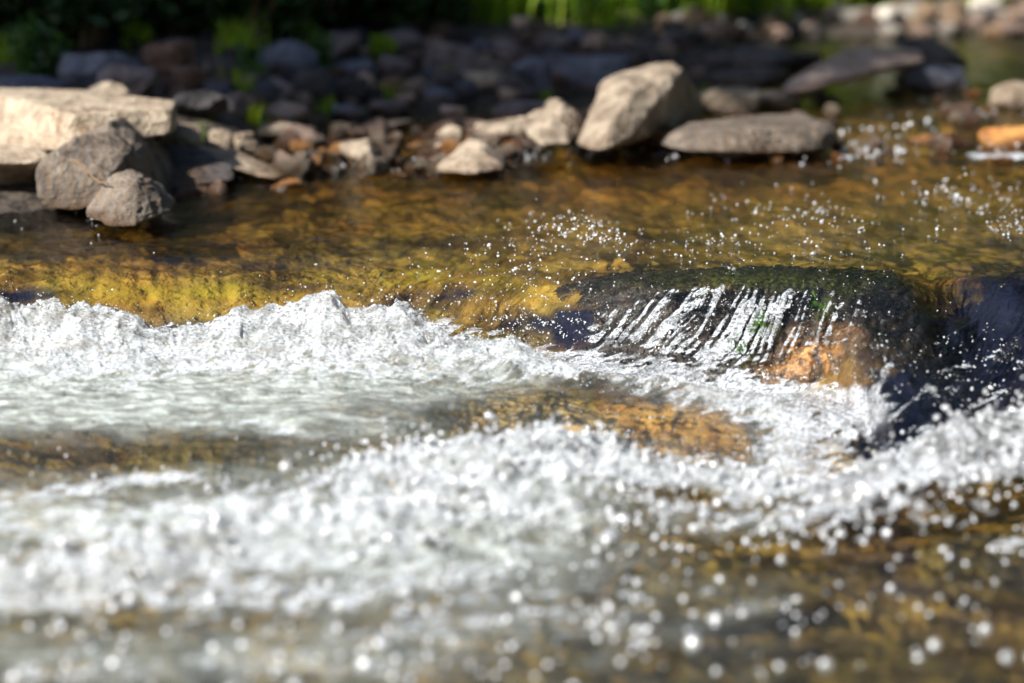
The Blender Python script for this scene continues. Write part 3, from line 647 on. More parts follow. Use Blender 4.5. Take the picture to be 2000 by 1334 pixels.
# pebbles of the sunny far shore: all alike at this distance
rs = np.random.RandomState(3)
protos = [stone('pebble_source', (1, .9, .62), 900 + i, MS[m_], sub=3, planes=24, rnd=.2, k=12, rough=.03) for i, m_ in enumerate(('quartz', 'tan', 'pink', 'rust', 'dark'))]
used = [False] * len(protos)
for i in range(170):
    uu = rs.uniform(1290, 2080); vv = rs.uniform(-6, 84) if uu > 1500 else rs.uniform(36, 84)
    x, y, z = solve_base(uu, vv)
    if z < -.005: continue
    k = rs.randint(len(protos)); o = protos[k] if not used[k] else protos[k].copy()
    if used[k]: C.objects.link(o)
    used[k] = True; o.name = 'pebble'; s = rs.uniform(.03, .11)
    o.scale = (s, s, s); o.location = (x, y, z + s * .16); o.rotation_euler = (rs.uniform(-.3, .3), rs.uniform(-.3, .3), rs.uniform(0, 6))
    tag(o, 'small rounded pebble in the sunny gravel of the far right shore', 'pebble', 'pebbles of the sunny far shore')
# pebbles of the shaded shore
protos = [stone('pebble_source', (1, .9, .6), 950 + i, MS[m_], sub=3, planes=18, rnd=.3, k=16, rough=.04) for i, m_ in enumerate(('mauve', 'blue', 'dark', 'rust', 'pink'))]
used = [False] * len(protos)
for i in range(200):
    uu = rs.uniform(330, 1420); vv = rs.uniform(70, 225)
    x, y, z = solve_base(uu, vv)
    if z < 0: continue
    k = rs.randint(len(protos)); o = protos[k] if not used[k] else protos[k].copy()
    if used[k]: C.objects.link(o)
    used[k] = True; o.name = 'cobble'; s = rs.uniform(.03, .11)
    o.scale = (s, s, s); o.location = (x, y, z + s * .14); o.rotation_euler = (rs.uniform(-.4, .4), rs.uniform(-.4, .4), rs.uniform(0, 6))
    tag(o, 'small angular cobble between the larger stones of the shaded bank', 'cobble', 'cobbles of the shaded bank')

# small wet stones breaking the sunny shallows
protos = [stone('pebble_source', (1, .8, .6), 980 + i, MS[m_], sub=3, planes=12, rnd=.4, k=30, rough=.05) for i, m_ in enumerate(('orange', 'rust', 'pale', 'pink', 'umber'))]
used = [False] * len(protos)
for i in range(280):
    uu, vv = [(rs.uniform(500, 1010), rs.uniform(252, 345)), (rs.uniform(330, 640), rs.uniform(225, 300)), (rs.uniform(930, 1300), rs.uniform(225, 300)), (rs.uniform(1500, 2050), rs.uniform(185, 320))][(0, 0, 1, 2, 3)[i % 5]]
    x, y, z = solve_base(uu, vv, 0.0)
    k = rs.randint(len(protos)); o = protos[k] if not used[k] else protos[k].copy()
    if used[k]: C.objects.link(o)
    used[k] = True; o.name = 'wet_stone'; s = rs.uniform(.03, .10)
    o.scale = (s, s, s); o.location = (x, y, rs.uniform(-.018, .026)); o.rotation_euler = (rs.uniform(-.4, .4), rs.uniform(-.4, .4), rs.uniform(0, 6))
    tag(o, 'small wet orange-brown stone in the sunny shallows among the larger stones', 'stone', 'small wet stones of the shallows')

# ------------------------------------------------------------------ the rock under the little fall
def fall_rock():
    nx, ny = 330, 240
    xs = np.linspace(XROCK - .62, XROCK + .36, nx); ys = np.linspace(4.50, 5.12, ny)
    YY, XX = np.meshgrid(ys, xs, indexing='ij'); x = XX.ravel(); y = YY.ravel()
    w = water(x, y); uu, vv = w['u'], w['v']
    out = np.zeros_like(x)
    for q in [(1600, 690, 60, 34, .015), (1560, 720, 50, 24, .016), (1650, 640, 40, 34, .008), (1640, 735, 40, 18, .02), (1500, 740, 30, 10, .014), (1700, 690, 20, 50, .010)]: out = out + blob(uu, vv, *q)
    out = out - blob(uu, vv, 1664, 705, 16, 40, .05)
    z = w['zb'] - .016 + out + .010 * fbm2(x * 22, y * 22, 3) + .006 * (ridge2(x * 45, y * 45, 2) - .5)
    e = np.maximum(np.abs((x - (XROCK - .13)) / .49), np.abs((y - 4.81) / .31))
    z = z - .25 * sst(.80, 1.0, e) - .05 * sst(XROCK - .28, XROCK - .55, x)
    vs = np.stack([x, y, z], 1); f = grid_faces(ny, nx)
    m = NT('fall_rock_stone'); p = m.coord()
    n = m.noise(p, 16, 5, .65); n2 = m.noise(p, 60, 4, .6)
    col = m.mixc(m.mapr(n, .35, .65), (.008, .010, .016), (.040, .031, .028))
    o_ = m.math('MULTIPLY', m.attr('orange'), m.mapr(n2, .3, .65, .35, 1.0))
    col = m.mixc(o_, col, m.mixc(n, (.26, .10, .025), (.62, .34, .12)))
    col = m.mixc(m.math('MULTIPLY', m.attr('algae'), m.mapr(n2, .35, .6)), col, m.mixc(n, (.05, .075, .008), (.20, .22, .015)))
    mat = m.done(m.bsdf(Base_Color=col, Roughness=.22, IOR=1.4, Normal=m.bump(m.math('ADD', n, m.math('MULTIPLY', n2, .5)), .9, .02)))
    o = mesh_np('waterfall_rock', vs, f, mat)
    sol = o.modifiers.new('thickness', 'SOLIDIFY'); sol.thickness = .12; sol.offset = -1
    org_ = np.zeros_like(x); al = np.zeros_like(x); rn = fbm2(uu / 22, vv / 18, 3)
    for q in [(1600, 690, 70, 40, 1), (1540, 715, 55, 30, 1), (1560, 665, 30, 30, .8), (1690, 720, 25, 40, .7), (1650, 650, 40, 30, .6), (1400, 545, 50, 8, .4)]: org_ = np.maximum(org_, blob(uu, vv, *q))
    org_ = np.clip(org_ * (.75 + 1.6 * rn), 0, 1) * (1 - np.minimum(1, blob(uu, vv, 1662, 710, 18, 45, 1.2)))
    for q in [(1480, 535, 200, 16, 1), (1495, 625, 22, 26, .8), (1610, 585, 20, 25, .7), (1640, 540, 60, 22, .7), (1460, 660, 20, 40, .6)]: al = np.maximum(al, blob(uu, vv, *q))
    attr(o, 'orange', org_); attr(o, 'algae', al)
    tag(o, 'dark wet rock with orange patches under the small waterfall', 'rock')
    return o
frock = fall_rock()
def moss_patch(u0, v0, seed, n=70, size=.010):
    rs = np.random.RandomState(seed); vs = []; fs = []
    for i in range(n):
        uu, vv = u0 + rs.randn() * 9, v0 + rs.randn() * 11
        x, y, z = [float(q[0]) for q in surf_at(uu, vv)]; y += .004
        a = rs.uniform(-.6, .6); L = size * rs.uniform(.7, 1.6); wd = L * .22
        dx, dz = math.sin(a) * L, -math.cos(a) * L
        b = len(vs); o = rs.uniform(0, .01)
        vs += [(x - wd, y - o, z), (x + wd, y - o, z), (x + wd * .8 + dx * .6, y - o - .006, z + dz * .5), (x + dx, y - o - .004, z + dz), (x - wd * .8 + dx * .6, y - o - .006, z + dz * .5)]
        fs += [(b, b + 1, b + 2, b + 4), (b + 4, b + 2, b + 3, b + 3)]
    me = bpy.data.meshes.new('moss'); me.from_pydata(vs, [], [tuple(dict.fromkeys(f)) for f in fs]); me.materials.append(MOSS)
    o = bpy.data.objects.new('moss', me); C.objects.link(o); o.parent = frock; return o
mm = NT('wet_moss'); MOSS = mm.done(mm.bsdf(Base_Color=mm.mixc(mm.noise(mm.coord(), 60), (.018, .055, .005), (.06, .13, .010)), Roughness=.3, Subsurface_Weight=0.0))
moss_patch(1497, 624, 1, 46, .008); moss_patch(1616, 590, 2, 12, .012); moss_patch(1452, 668, 3, 20, .007)

# sunken stones seen through the lower pool
def sunken(label, mat, u0, v0, u1, v1, depth, seed, h=.06):
    uu, vv = (u0 + u1) / 2, (v0 + v1) / 2; z = -.15
    for _ in range(6):
        x, y = unproj(uu, vv, z); z = float(water(np.array([x]), np.array([y]))['zb'][0])
    w = (u1 - u0) * px_at(y); _, ya = unproj(uu, v1, z); _, yb = unproj(uu, v0, z)
    o = stone('sunken_rock', (w, float(yb - ya), h), seed, SUNK[mat], sub=5, planes=22, rnd=.2, k=16, rough=.03)
    o.location = (x, float(ya + yb) / 2, z - depth - h / 2); tag(o, label, 'rock'); return o
SUNK = {'gold': stone_material('golden_sunken_stone', (.46, .27, .06), (.85, .62, .25), wet=False),
        'brown': stone_material('brown_sunken_stone', (.10, .065, .012), (.30, .22, .045), wet=False),
        'rusty': stone_material('rusty_sunken_stone', (.42, .19, .04), (.74, .44, .12), wet=False),
        'slate': stone_material('slate_sunken_stone', (.03, .035, .06), (.10, .10, .12), wet=False)}
sunken('golden rock under clear water in the middle of the lower pool', 'gold', 880, 752, 1230, 874, .008, 61)
sunken('rusty orange rock under water right of the golden rock', 'rusty', 1170, 762, 1480, 868, .008, 62)
sunken('brown rock under rippled water at the left of the lower pool', 'brown', 230, 826, 720, 940, .02, 63)
sunken('olive brown rock under water between the foam ridges, lower right', 'brown', 1180, 1078, 1620, 1150, .02, 64)
sunken('golden brown rock under water by the lower right edge', 'brown', 1780, 990, 2120, 1110, .018, 65)
sunken('brown rock under water in the bottom left corner', 'brown', 180, 1200, 420, 1300, .018, 66)
sunken('olive rock under water in the bottom right corner', 'brown', 1450, 1230, 1980, 1400, .02, 68)
sunken('yellowish rock at the near end of the dark chute', 'gold', 1590, 838, 1690, 930, .012, 69)

# ------------------------------------------------------------------ twig on the leaning boulder
def twig(name, label, p0, p1, r, mat):
    rs = np.random.RandomState(4); n = 14; m_ = 8; vs = []; p0 = np.array(p0); p1 = np.array(p1)
    for i in range(n):
        t = i / (n - 1); c = p0 + (p1 - p0) * t + np.array([0, 0, .006 * math.sin(t * 7)]) + rs.randn(3) * .001
        rr = r * (1 - .45 * t) * (1 + .12 * rs.randn())
        for j in range(m_): a = 2 * math.pi * j / m_; vs.append(c + np.array([0, math.cos(a) * rr, math.sin(a) * rr]) + np.array([math.sin(a) * rr * .4, 0, 0]))
    fs = [(i * m_ + j, i * m_ + (j + 1) % m_, (i + 1) * m_ + (j + 1) % m_, (i + 1) * m_ + j) for i in range(n - 1) for j in range(m_)]
    o = mesh_np(name, np.array(vs), np.array(fs), mat)
    bm = bmesh.new(); bm.from_mesh(o.data); bmesh.ops.holes_fill(bm, edges=bm.edges[:], sides=0); bm.to_mesh(o.data); bm.free()
    return tag(o, label, 'twig')
wm = NT('twig_bark'); BARK = wm.done(wm.bsdf(Base_Color=wm.mixc(wm.noise(wm.coord(), 40), (.09, .055, .03), (.20, .13, .07)), Roughness=.8))
twig('twig', 'thin brown twig lying across the face of the leaning boulder', at(136, 312, 5.64), at(212, 362, 5.52), .0038, BARK)

# ------------------------------------------------------------------ plants
def leaf_material(name, a, b, trans=.35):
    m = NT(name); g = m.n('NewGeometry').outputs['Random Per Island']
    col = m.mixc(g, a, b)
    t = m.n('BsdfTranslucent'); m.put(t.inputs['Color'], m.mixc(.5, col, (b[0] * 1.4, b[1] * 1.3, b[2])))
    return m.done(m.mixs(trans, m.bsdf(Base_Color=col, Roughness=.5), t.outputs[0]))
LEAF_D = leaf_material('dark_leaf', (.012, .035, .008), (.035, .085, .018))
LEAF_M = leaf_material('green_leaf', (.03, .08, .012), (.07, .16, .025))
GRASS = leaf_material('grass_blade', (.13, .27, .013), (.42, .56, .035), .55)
def blades(seed, n, h, spread, w):
    rs = np.random.RandomState(seed); vs = []; fs = []
    for i in range(n):
        bx, by = rs.randn(2) * spread * .5; a = rs.uniform(0, 6.28); H = h * rs.uniform(.5, 1.1); lean = H * rs.uniform(.1, .6); ww = w * rs.uniform(.7, 1.3)
        px, py = -math.sin(a) * ww, math.cos(a) * ww; b = len(vs)
        for k, t in enumerate((0, .4, .75)):
            r = lean * t * t; q = (1, .9, .55)[k]
            vs += [(bx + math.cos(a) * r - px * q, by + math.sin(a) * r - py * q, H * t * (1 - .15 * t)), (bx + math.cos(a) * r + px * q, by + math.sin(a) * r + py * q, H * t * (1 - .15 * t))]
        vs.append((bx + math.cos(a) * lean, by + math.sin(a) * lean, H * .86))
        fs += [(b, b + 1, b + 3, b + 2), (b + 2, b + 3, b + 5, b + 4), (b + 4, b + 5, b + 6)]
    return vs, fs
def plain_mesh(name, vs, fs, mat):
    me = bpy.data.meshes.new(name); me.from_pydata(vs, [], fs); me.materials.append(mat)
    return me
tufts = [plain_mesh('grass_tuft', *blades(40 + i, 70, .30, .12, .0055), GRASS) for i in range(4)]
def leaf_cloud(seed, n, cen, rad, size, clumps=26):
    rs = np.random.RandomState(seed)
    cc = rs.randn(clumps, 3); cc /= np.linalg.norm(cc, axis=1)[:, None]; cc *= (rs.rand(clumps, 1) ** .4) * .85
    k = rs.randint(clumps, size=n)
    p = cc[k] + rs.randn(n, 3) * .17
    p = p * np.array(rad) + np.array(cen)
    a = rs.randn(n, 3); a /= np.linalg.norm(a, axis=1)[:, None]; b = np.cross(a, rs.randn(n, 3)); b /= np.linalg.norm(b, axis=1)[:, None]
    s = size * rs.uniform(.6, 1.3, (n, 1))
    vs = np.stack([p - a * s, p + b * s * .45, p + a * s, p - b * s * .45], 1).reshape(-1, 3)
    return vs, np.arange(n * 4).reshape(n, 4)
leafs = []
for i, mt in enumerate((LEAF_M, GRASS, LEAF_M)):
    v_, f_ = leaf_cloud(70 + i, 260, (0, 0, .15), (.15, .13, .16), .034, 16)
    leafs.append(plain_mesh('leafy_plant', v_.tolist(), f_.tolist(), mt))
def tuft(u_, v_, scale, label, group, k):
    x, y, z = solve_base(u_, v_); leafy = k % 2 == 0 and scale > .3
    nm, me = ('leafy_plant', leafs[k // 2 % 3]) if leafy else ('grass_tuft', tufts[k % 4])
    o = bpy.data.objects.new(nm, me); C.objects.link(o)
    if leafy: label = label.replace('grass tuft', 'leafy plant')
    o.location = (x, y, z - .01); o.scale = (scale,) * 3; o.rotation_euler = (0, 0, k * 1.3); tag(o, label, 'plant' if leafy else 'grass tuft', group)
for i, (u_, v_, s, lab) in enumerate([
    (82, 150, 1.0, 'tall dark green grass tuft left, behind the cream slab'), (15, 120, .6, 'grass tuft in the dark at the left edge'), (262, 92, .6, 'grass tuft behind the reddish brown boulder'),
    (468, 112, .9, 'leafy grass tuft left of the peaked blue-grey boulder'), (490, 152, .55, 'grass tuft at the left foot of the peaked blue-grey boulder'), (455, 192, .6, 'grass tuft right of the whitish shaded stone'),
    (622, 140, .8, 'grass tuft between the peaked and the brownish boulders'), (592, 78, .6, 'yellow-green grass tuft behind the brownish mauve boulder'), (752, 124, .55, 'grass tuft beside the small pale pink stone'),
    (492, 240, .42, 'bright grass blades left of the pinkish rounded stone'), (385, 268, .3, 'yellow-green sprig between the pale pointed and round stones'), (760, 196, .45, 'single yellowish grass sprig on the dark reddish stone'),
    (640, 222, .4, 'grass sprig at the waterline by the flat blue stone'), (870, 158, .35, 'grass sprig left of the round tan stone'), (1066, 196, .3, 'yellowish sprig behind the split rock'), (1622, 190, .3, 'yellow-green sprig in the shallows below the slanted slab')]):
    tuft(u_, v_, s * .68, lab, 'grass tufts among the shaded stones', i)
rs = np.random.RandomState(8)
for i in range(96):
    u_ = rs.uniform(930, 1700) if i < 88 else rs.uniform(1700, 1900); v_ = rs.uniform(-4, 50) if u_ < 1300 else rs.uniform(-10, 34)
    if u_ > 1480: v_ = min(v_, 6)
    tuft(u_, v_, rs.uniform(.45, 1.3), 'bright green grass tuft in the sunny strip along the far bank', 'sunlit leafy plants of the far bank' if i % 2 == 0 else 'sunlit grass tufts of the far bank', i)
def limb(p0, p1, r0, r1, m_=7):
    p0, p1 = np.array(p0, float), np.array(p1, float); d = p1 - p0; d /= np.linalg.norm(d)
    e = np.cross(d, [.3, .9, .1]); e /= np.linalg.norm(e); f = np.cross(d, e); vs = []
    for p, r in ((p0, r0), ((p0 + p1) / 2 + e * r0 * .5, (r0 + r1) / 2), (p1, r1)):
        for j in range(m_): a = 2 * math.pi * j / m_; vs.append(p + e * math.cos(a) * r + f * math.sin(a) * r)
    fs = [(i * m_ + j, i * m_ + (j + 1) % m_, (i + 1) * m_ + (j + 1) % m_, (i + 1) * m_ + j) for i in range(2) for j in range(m_)]
    return np.array(vs), np.array(fs)
def join(parts):
    vs = []; fs = []; n = 0
    for v_, f_ in parts: vs.append(v_); fs.append(f_ + n); n += len(v_)
    return np.concatenate(vs), np.concatenate(fs)
def tree(loc, h, rad, label, seed, n=7000, base=None, group=None, leaf=.09, mat=LEAF_D):
    root = bpy.data.objects.new('tree', None); C.objects.link(root); root.location = loc; tag(root, label, 'tree', group)
    ch = h if base is None else base
    cz = ch + rad[2]
    ls = [limb((0, 0, -.3), (0, 0, cz), .14, .06)]
    rs = np.random.RandomState(seed)
    for i in range(9):
        a = i * 2.4; z0 = ch * .7 + i * .12 * rad[2]
        ls.append(limb((0, 0, z0), (math.cos(a) * rad[0] * .7, math.sin(a) * rad[1] * .7, z0 + rad[2] * rs.uniform(.3, .9)), .05, .012))
    mesh_np('trunk', *join(ls), BARK, root)
    mesh_np('crown', *leaf_cloud(seed, n, (0, 0, cz), rad, leaf, 40), mat, root, smooth=False)
    return root
def bush(loc, rad, label, seed, n=3000, leaf=.04, mat=LEAF_D, group=None):
    root = bpy.data.objects.new('shrub', None); C.objects.link(root); root.location = loc; tag(root, label, 'shrub', group)
    rs = np.random.RandomState(seed); ls = []
    for i in range(6):
        a = i * 1.05 + rs.rand(); ls.append(limb((math.cos(a) * .04, math.sin(a) * .04, -.1), (math.cos(a) * rad[0] * .6, math.sin(a) * rad[1] * .6, rad[2] * 1.3), .018, .005, 5))
    mesh_np('stem', *join(ls), BARK, root)
    mesh_np('foliage', *leaf_cloud(seed, n, (0, 0, rad[2]), rad, leaf), mat, root, smooth=False)
# shade trees on the left, whose shadows fall on the far bank
def zb_(x, y): return float(bank(np.array([x]), np.array([y]))[0])
for i, (x, y, b, rd) in enumerate([(-5.0, 5.6, 2.2, (.9, .75, 1.35)), (-5.2, 5.05, 4.0, (.85, .75, 1.5))]):
    tree((x, y, zb_(x, y)), 5, rd, ['lower leafy shade tree left of the view', 'taller leafy shade tree left of the view'][i], 500 + i, 12000, b, 'shade trees on the left bank', .10)
for i, (x, y, rz) in enumerate([(-3.3, 8.5, 1.2), (-3.2, 9.6, 1.3), (-3.4, 10.7, 1.3), (-2.6, 11.2, 1.0), (-1.9, 12.0, .95)]):
    bush((x, y, zb_(x, y)), (.75, .75, rz), 'tall dense shrub on the left bank outside the view', 540 + i, 6000, .06, group='tall shrubs on the left bank')
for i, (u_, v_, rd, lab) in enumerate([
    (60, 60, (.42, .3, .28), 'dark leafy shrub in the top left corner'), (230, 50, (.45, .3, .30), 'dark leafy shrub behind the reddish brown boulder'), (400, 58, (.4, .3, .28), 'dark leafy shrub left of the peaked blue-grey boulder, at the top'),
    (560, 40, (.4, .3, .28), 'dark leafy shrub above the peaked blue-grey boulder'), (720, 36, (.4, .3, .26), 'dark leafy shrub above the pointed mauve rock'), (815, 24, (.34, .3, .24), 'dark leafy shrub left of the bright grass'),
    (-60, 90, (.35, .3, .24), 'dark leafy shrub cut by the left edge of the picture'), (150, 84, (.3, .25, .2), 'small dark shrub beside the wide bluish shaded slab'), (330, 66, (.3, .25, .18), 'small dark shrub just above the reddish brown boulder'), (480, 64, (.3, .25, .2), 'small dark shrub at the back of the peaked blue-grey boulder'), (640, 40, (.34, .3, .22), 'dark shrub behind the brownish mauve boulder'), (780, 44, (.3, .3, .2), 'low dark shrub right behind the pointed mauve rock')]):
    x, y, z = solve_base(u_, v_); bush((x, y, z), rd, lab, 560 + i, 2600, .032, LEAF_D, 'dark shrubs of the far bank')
for i in range(16):
    x = -7 + i * .95 + .3 * math.sin(i * 5); y = 12.6 + 1.1 * math.sin(i * 2.3)
    bush((x, y, zb_(x, y)), (.8, .6, .7 + .25 * math.sin(i * 3.1)), 'leafy shrub in the row along the foot of the wooded slope', 600 + i, 2400, .06, LEAF_M if x > 1 else LEAF_D, 'shrubs along the wooded slope')
def dup(root, loc, rz, label):
    r = root.copy(); C.objects.link(r); r.location = loc; r.rotation_euler = (0, 0, rz); r['label'] = label
    for ch in list(root.children):
        c = ch.copy(); C.objects.link(c); c.parent = r
    return r
near = tree((5.2, 6.2, 0), 6, (1.9, 1.9, 3.2), 'unseen tall tree added on the right bank to block sky light', 660, 9000, .6, 'added unseen trees of the right and near bank', .2)  # these trees are added out of view to cut the sky light
for i, (x, y) in enumerate([(4.6, 2.6), (5.6, 9.6), (4.2, -1.0), (2.0, -4.2), (6.5, -3.5), (-1.2, -5.6), (7.5, 13.2)]):
    dup(near, (x, y, -.1 if y < 9 else zb_(x, y)), i * 1.9, 'unseen tall tree added on the right and near bank to block sky light')
for i in range(15):
    x = -11 + i * 1.6 + .5 * math.sin(i * 3.7); y = 16 + 2.2 * math.sin(i * 1.9)
    tree((x, y, zb_(x, y)), 6, (1.5, 1.4, 1.5 + .3 * math.sin(i * 2.7)), 'dense dark tree on the wooded slope beyond the stream', 640 + i, 5000, .7, 'trees on the wooded slope', .16)

# ------------------------------------------------------------------ spray: drops and bubbles, plus lenses turned to the sun as glints
SPRAY_GLINTS = [  # u, v, spread u, spread v, count, radius mm, lift mm
 (1110, 446, 48, 14, 420, 2.2, 8), (1000, 484, 70, 14, 160, 2.0, 3), (1190, 466, 24, 7, 120, 2.2, 4), (920, 590, 130, 40, 700, 1.7, 2), (1085, 640, 90, 18, 900, 1.6, 3), (1000, 560, 120, 35, 460, 1.7, 2),
 (1090, 520, 50, 10, 60, 1.4, 2), (1300, 470, 140, 16, 260, 1.9, 2), (1420, 500, 120, 18, 240, 1.8, 2), (1590, 418, 50, 14, 240, 2.3, 4), (1480, 405, 80, 24, 130, 2.4, 3), (1650, 480, 90, 20, 150, 1.9, 2),
 (1690, 295, 55, 13, 260, 4.0, 14), (1680, 250, 20, 16, 12, 4.2, 60), (1760, 205, 50, 15, 14, 4.2, 30), (1740, 260, 70, 25, 26, 3.8, 20), (1900, 224, 35, 5, 45, 3.6, 4), (1970, 298, 50, 8, 60, 4.0, 12), (1920, 260, 50, 22, 16, 4.0, 30),
 (1870, 378, 60, 16, 170, 3.0, 5), (1950, 400, 40, 22, 120, 2.6, 6), (1980, 440, 30, 12, 220, 2.0, 8), (1760, 440, 120, 20, 120, 2.2, 3), (1500, 308, 60, 10, 24, 4.0, 10), (1600, 360, 120, 30, 24, 3.0, 6),
 (600, 560, 60, 22, 55, 1.6, 5), (16, 575, 12, 20, 34, 2.0, 20), (440, 600, 60, 30, 16, 1.8, 12),
 (130, 415, 12, 2, 16, 2.8, 3), (180, 428, 14, 3, 10, 2.8, 3), (245, 440, 26, 3, 34, 2.8, 3), (285, 432, 8, 6, 10, 2.8, 3), (460, 350, 10, 3, 10, 3.4, 3), (590, 312, 34, 5, 50, 3.2, 2), (690, 322, 34, 6, 50, 3.2, 3), (800, 290, 70, 18, 90, 3.2, 3), (935, 325, 6, 5, 2, 4.2, 8), (960, 338, 20, 4, 5, 4, 3),
 (1060, 304, 70, 8, 120, 3.4, 3), (1150, 292, 30, 5, 50, 3.8, 5), (1250, 298, 70, 8, 90, 3.4, 4), (1350, 302, 60, 6, 50, 3.4, 3), (540, 268, 30, 10, 8, 3.6, 2), (560, 300, 20, 12, 8, 3.6, 4), (20, 440, 20, 14, 5, 2.6, 3), (180, 490, 60, 20, 6, 2.2, 2),
 (1350, 620, 70, 42, 900, 1.25, 2), (1470, 600, 90, 40, 1100, 1.25, 2), (1600, 600, 60, 36, 700, 1.25, 3), (1690, 580, 40, 32, 160, 1.3, 2), (1250, 640, 50, 28, 500, 1.25, 2), (1600, 690, 60, 34, 900, 1.3, 6), (1680, 740, 30, 25, 120, 1.4, 12), (1725, 690, 8, 16, 40, 1.6, 4),
 (1840, 700, 80, 60, 240, 1.5, 1), (1910, 760, 60, 30, 300, 1.7, 1), (1960, 690, 40, 20, 200, 1.7, 1), (1800, 800, 60, 30, 40, 1.9, 2), (1760, 850, 40, 25, 40, 2.0, 3),
 (1400, 740, 160, 20, 900, 1.3, 14), (1560, 790, 70, 25, 700, 1.5, 14), (1550, 880, 60, 35, 420, 2.0, 8), (1350, 850, 120, 30, 160, 1.9, 2), (1650, 905, 40, 15, 90, 2.1, 5),
 (650, 850, 120, 24, 60, 1.6, 1), (350, 870, 200, 26, 36, 1.9, 1), (60, 890, 60, 10, 30, 2.4, 1), (400, 800, 260, 30, 40, 1.4, 1), (1000, 860, 150, 25, 90, 1.9, 1), (720, 830, 20, 8, 10, 1.8, 1),
 (500, 960, 220, 22, 260, 2.6, 3), (250, 935, 150, 10, 260, 2.4, 4), (800, 930, 100, 18, 420, 2.8, 8), (1080, 885, 90, 24, 700, 3.0, 16), (1300, 930, 140, 18, 700, 2.8, 10), (1560, 950, 90, 18, 420, 2.8, 10), (1780, 900, 90, 26, 620, 2.6, 12), (1950, 850, 60, 26, 420, 2.6, 14),
 (900, 1010, 180, 30, 620, 3.4, 12), (600, 1060, 200, 30, 520, 3.4, 10), (200, 1140, 180, 26, 480, 3.6, 10), (1150, 1020, 160, 34, 420, 3.4, 8), (1420, 1040, 180, 30, 320, 3.4, 6), (1650, 1030, 70, 30, 220, 3.2, 6), (1850, 960, 110, 26, 260, 3.0, 6),
 (700, 1130, 300, 34, 380, 3.8, 6), (1150, 1120, 200, 30, 170, 4.0, 6), (300, 1220, 260, 40, 190, 4.2, 6), (800, 1250, 260, 40, 230, 4.4, 6), (150, 1310, 150, 24, 120, 4.8, 6), (550, 1310, 200, 22, 90, 4.8, 6), (1150, 1220, 160, 34, 170, 4.4, 6), (1450, 1190, 160, 26, 130, 4.2, 6), (1700, 1170, 160, 24, 90, 4.0, 5), (1850, 1080, 120, 40, 60, 3.8, 5), (1400, 1280, 260, 34, 90, 4.8, 5), (1750, 1270, 160, 40, 40, 4.8, 5), (1000, 1310, 120, 20, 46, 5, 5),
 (1950, 1110, 40, 40, 40, 4, 6),
]
HV = (SUN + Vector((0, -.96, .26)).normalized()).normalized()
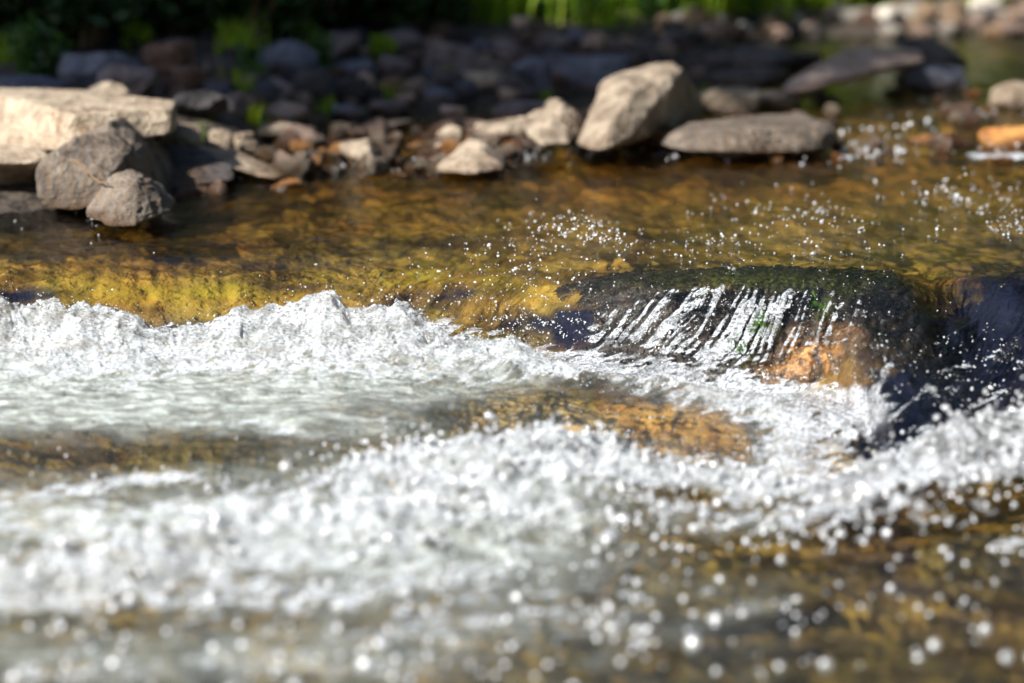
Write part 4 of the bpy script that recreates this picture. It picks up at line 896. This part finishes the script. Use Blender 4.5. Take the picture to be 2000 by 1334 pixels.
def spray_glint_points():
    rs = np.random.RandomState(21); U = []; V_ = []; Rr = []; L = []
    for (u_, v_, su, sv, n, r, l) in SPRAY_GLINTS:
        U.append(u_ + rs.randn(n) * su); V_.append(v_ + rs.randn(n) * sv); Rr.append(r * np.exp(rs.randn(n) * .45)); L.append(np.abs(rs.randn(n)) ** 3 * l * .35)
    U = np.concatenate(U); V_ = np.concatenate(V_); Rr = np.concatenate(Rr) * 1e-3 * np.where(V_ > 900, .92, .74); L = np.concatenate(L) * 1e-3
    cl = noise2(U / 26, V_ / 12) + .6 * noise2(U / 9 + 5, V_ / 6)          # gathered in clumps, not evenly
    ok = cl > -.02 + .25 * (V_ < 930)
    ok |= rs.rand(len(U)) < .10
    ok &= (rs.rand(len(U)) < np.where(V_ > 900, np.where(V_ + .12 * U > 1250, .30, .42), 1.0))
    U, V_, Rr, L = U[ok], V_[ok], Rr[ok], L[ok]
    xs, ys, z = surf_at(U, V_); w = water(xs, ys)
    face = (w['fall'] > .25) & (V_ > 535)                      # on the face of the fall they sit on the white strands
    keep = ~face | (w['foam'] > .2) | (rs.rand(len(U)) < .10)
    U, V_, Rr, L, z = U[keep], V_[keep], Rr[keep], L[keep], z[keep]
    x, y = unproj(U, V_, z); z = z + L
    return np.stack([x, y, z], 1), Rr
def crest_points():
    rs = np.random.RandomState(5); P = []; Rr = []
    for cr, x0, x1, n, r, lift in ((CR1, -1.15, .42, 1500, 1.0, .010), (CR2, -.35, 1.05, 700, 3.0, .014), (CR3, -.95, .9, 400, 4.2, .012)):
        x = rs.uniform(x0, x1, n); y = cr[0](x) + rs.randn(n) * .03 + .005
        keep = cr[1](x) > .018; x = x[keep]; y = y[keep]
        z = water(x, y)['z'] + np.abs(rs.randn(len(x))) ** 2.2 * lift * .6
        P.append(np.stack([x, y, z], 1)); Rr.append(r * 1e-3 * np.exp(rs.randn(len(x)) * .4))
    return np.concatenate(P), np.concatenate(Rr)
def beads(name, P, Rr, mat, seed, flat=.5):
    rs = np.random.RandomState(seed); d, f = DIRS[2] if len(P) < 2500 else DIRS[1]
    d, f = DIRS[2]; n = len(P)
    hv = np.array(HV)[None, :] + rs.randn(n, 3) * .20; hv /= np.linalg.norm(hv, axis=1)[:, None]  # lenses face between sun and camera, standing in for glints on wavelets
    a = np.cross(hv, rs.randn(n, 3)); a /= np.linalg.norm(a, axis=1)[:, None]; b = np.cross(hv, a)
    st = np.exp(rs.randn(n) * .2)
    vs = (d[None, :, 0, None] * a[:, None, :] * st[:, None, None] + d[None, :, 1, None] * b[:, None, :] + d[None, :, 2, None] * hv[:, None, :] * flat) * Rr[:, None, None] + P[:, None, :]
    fs = f[None] + (np.arange(n) * len(d))[:, None, None]
    return mesh_np(name, vs.reshape(-1, 3), fs.reshape(-1, 3), mat)
dm = NT('drop_glint'); dt = dm.n('BsdfTransparent'); DROP_GLINT = dm.done(dm.mixs(.60, dt.outputs[0], dm.bsdf(Base_Color=(.42, .44, .47), Roughness=.30, IOR=2.4)))
P1, R1 = spray_glint_points(); P2, R2 = crest_points()
so = beads('spray_glints', np.concatenate([P1, P2]), np.concatenate([R1, R2]), DROP_GLINT, 2)
tag(so, 'bright drops, bubbles and added glint lenses over the water', 'spray_glints', kind='stuff')
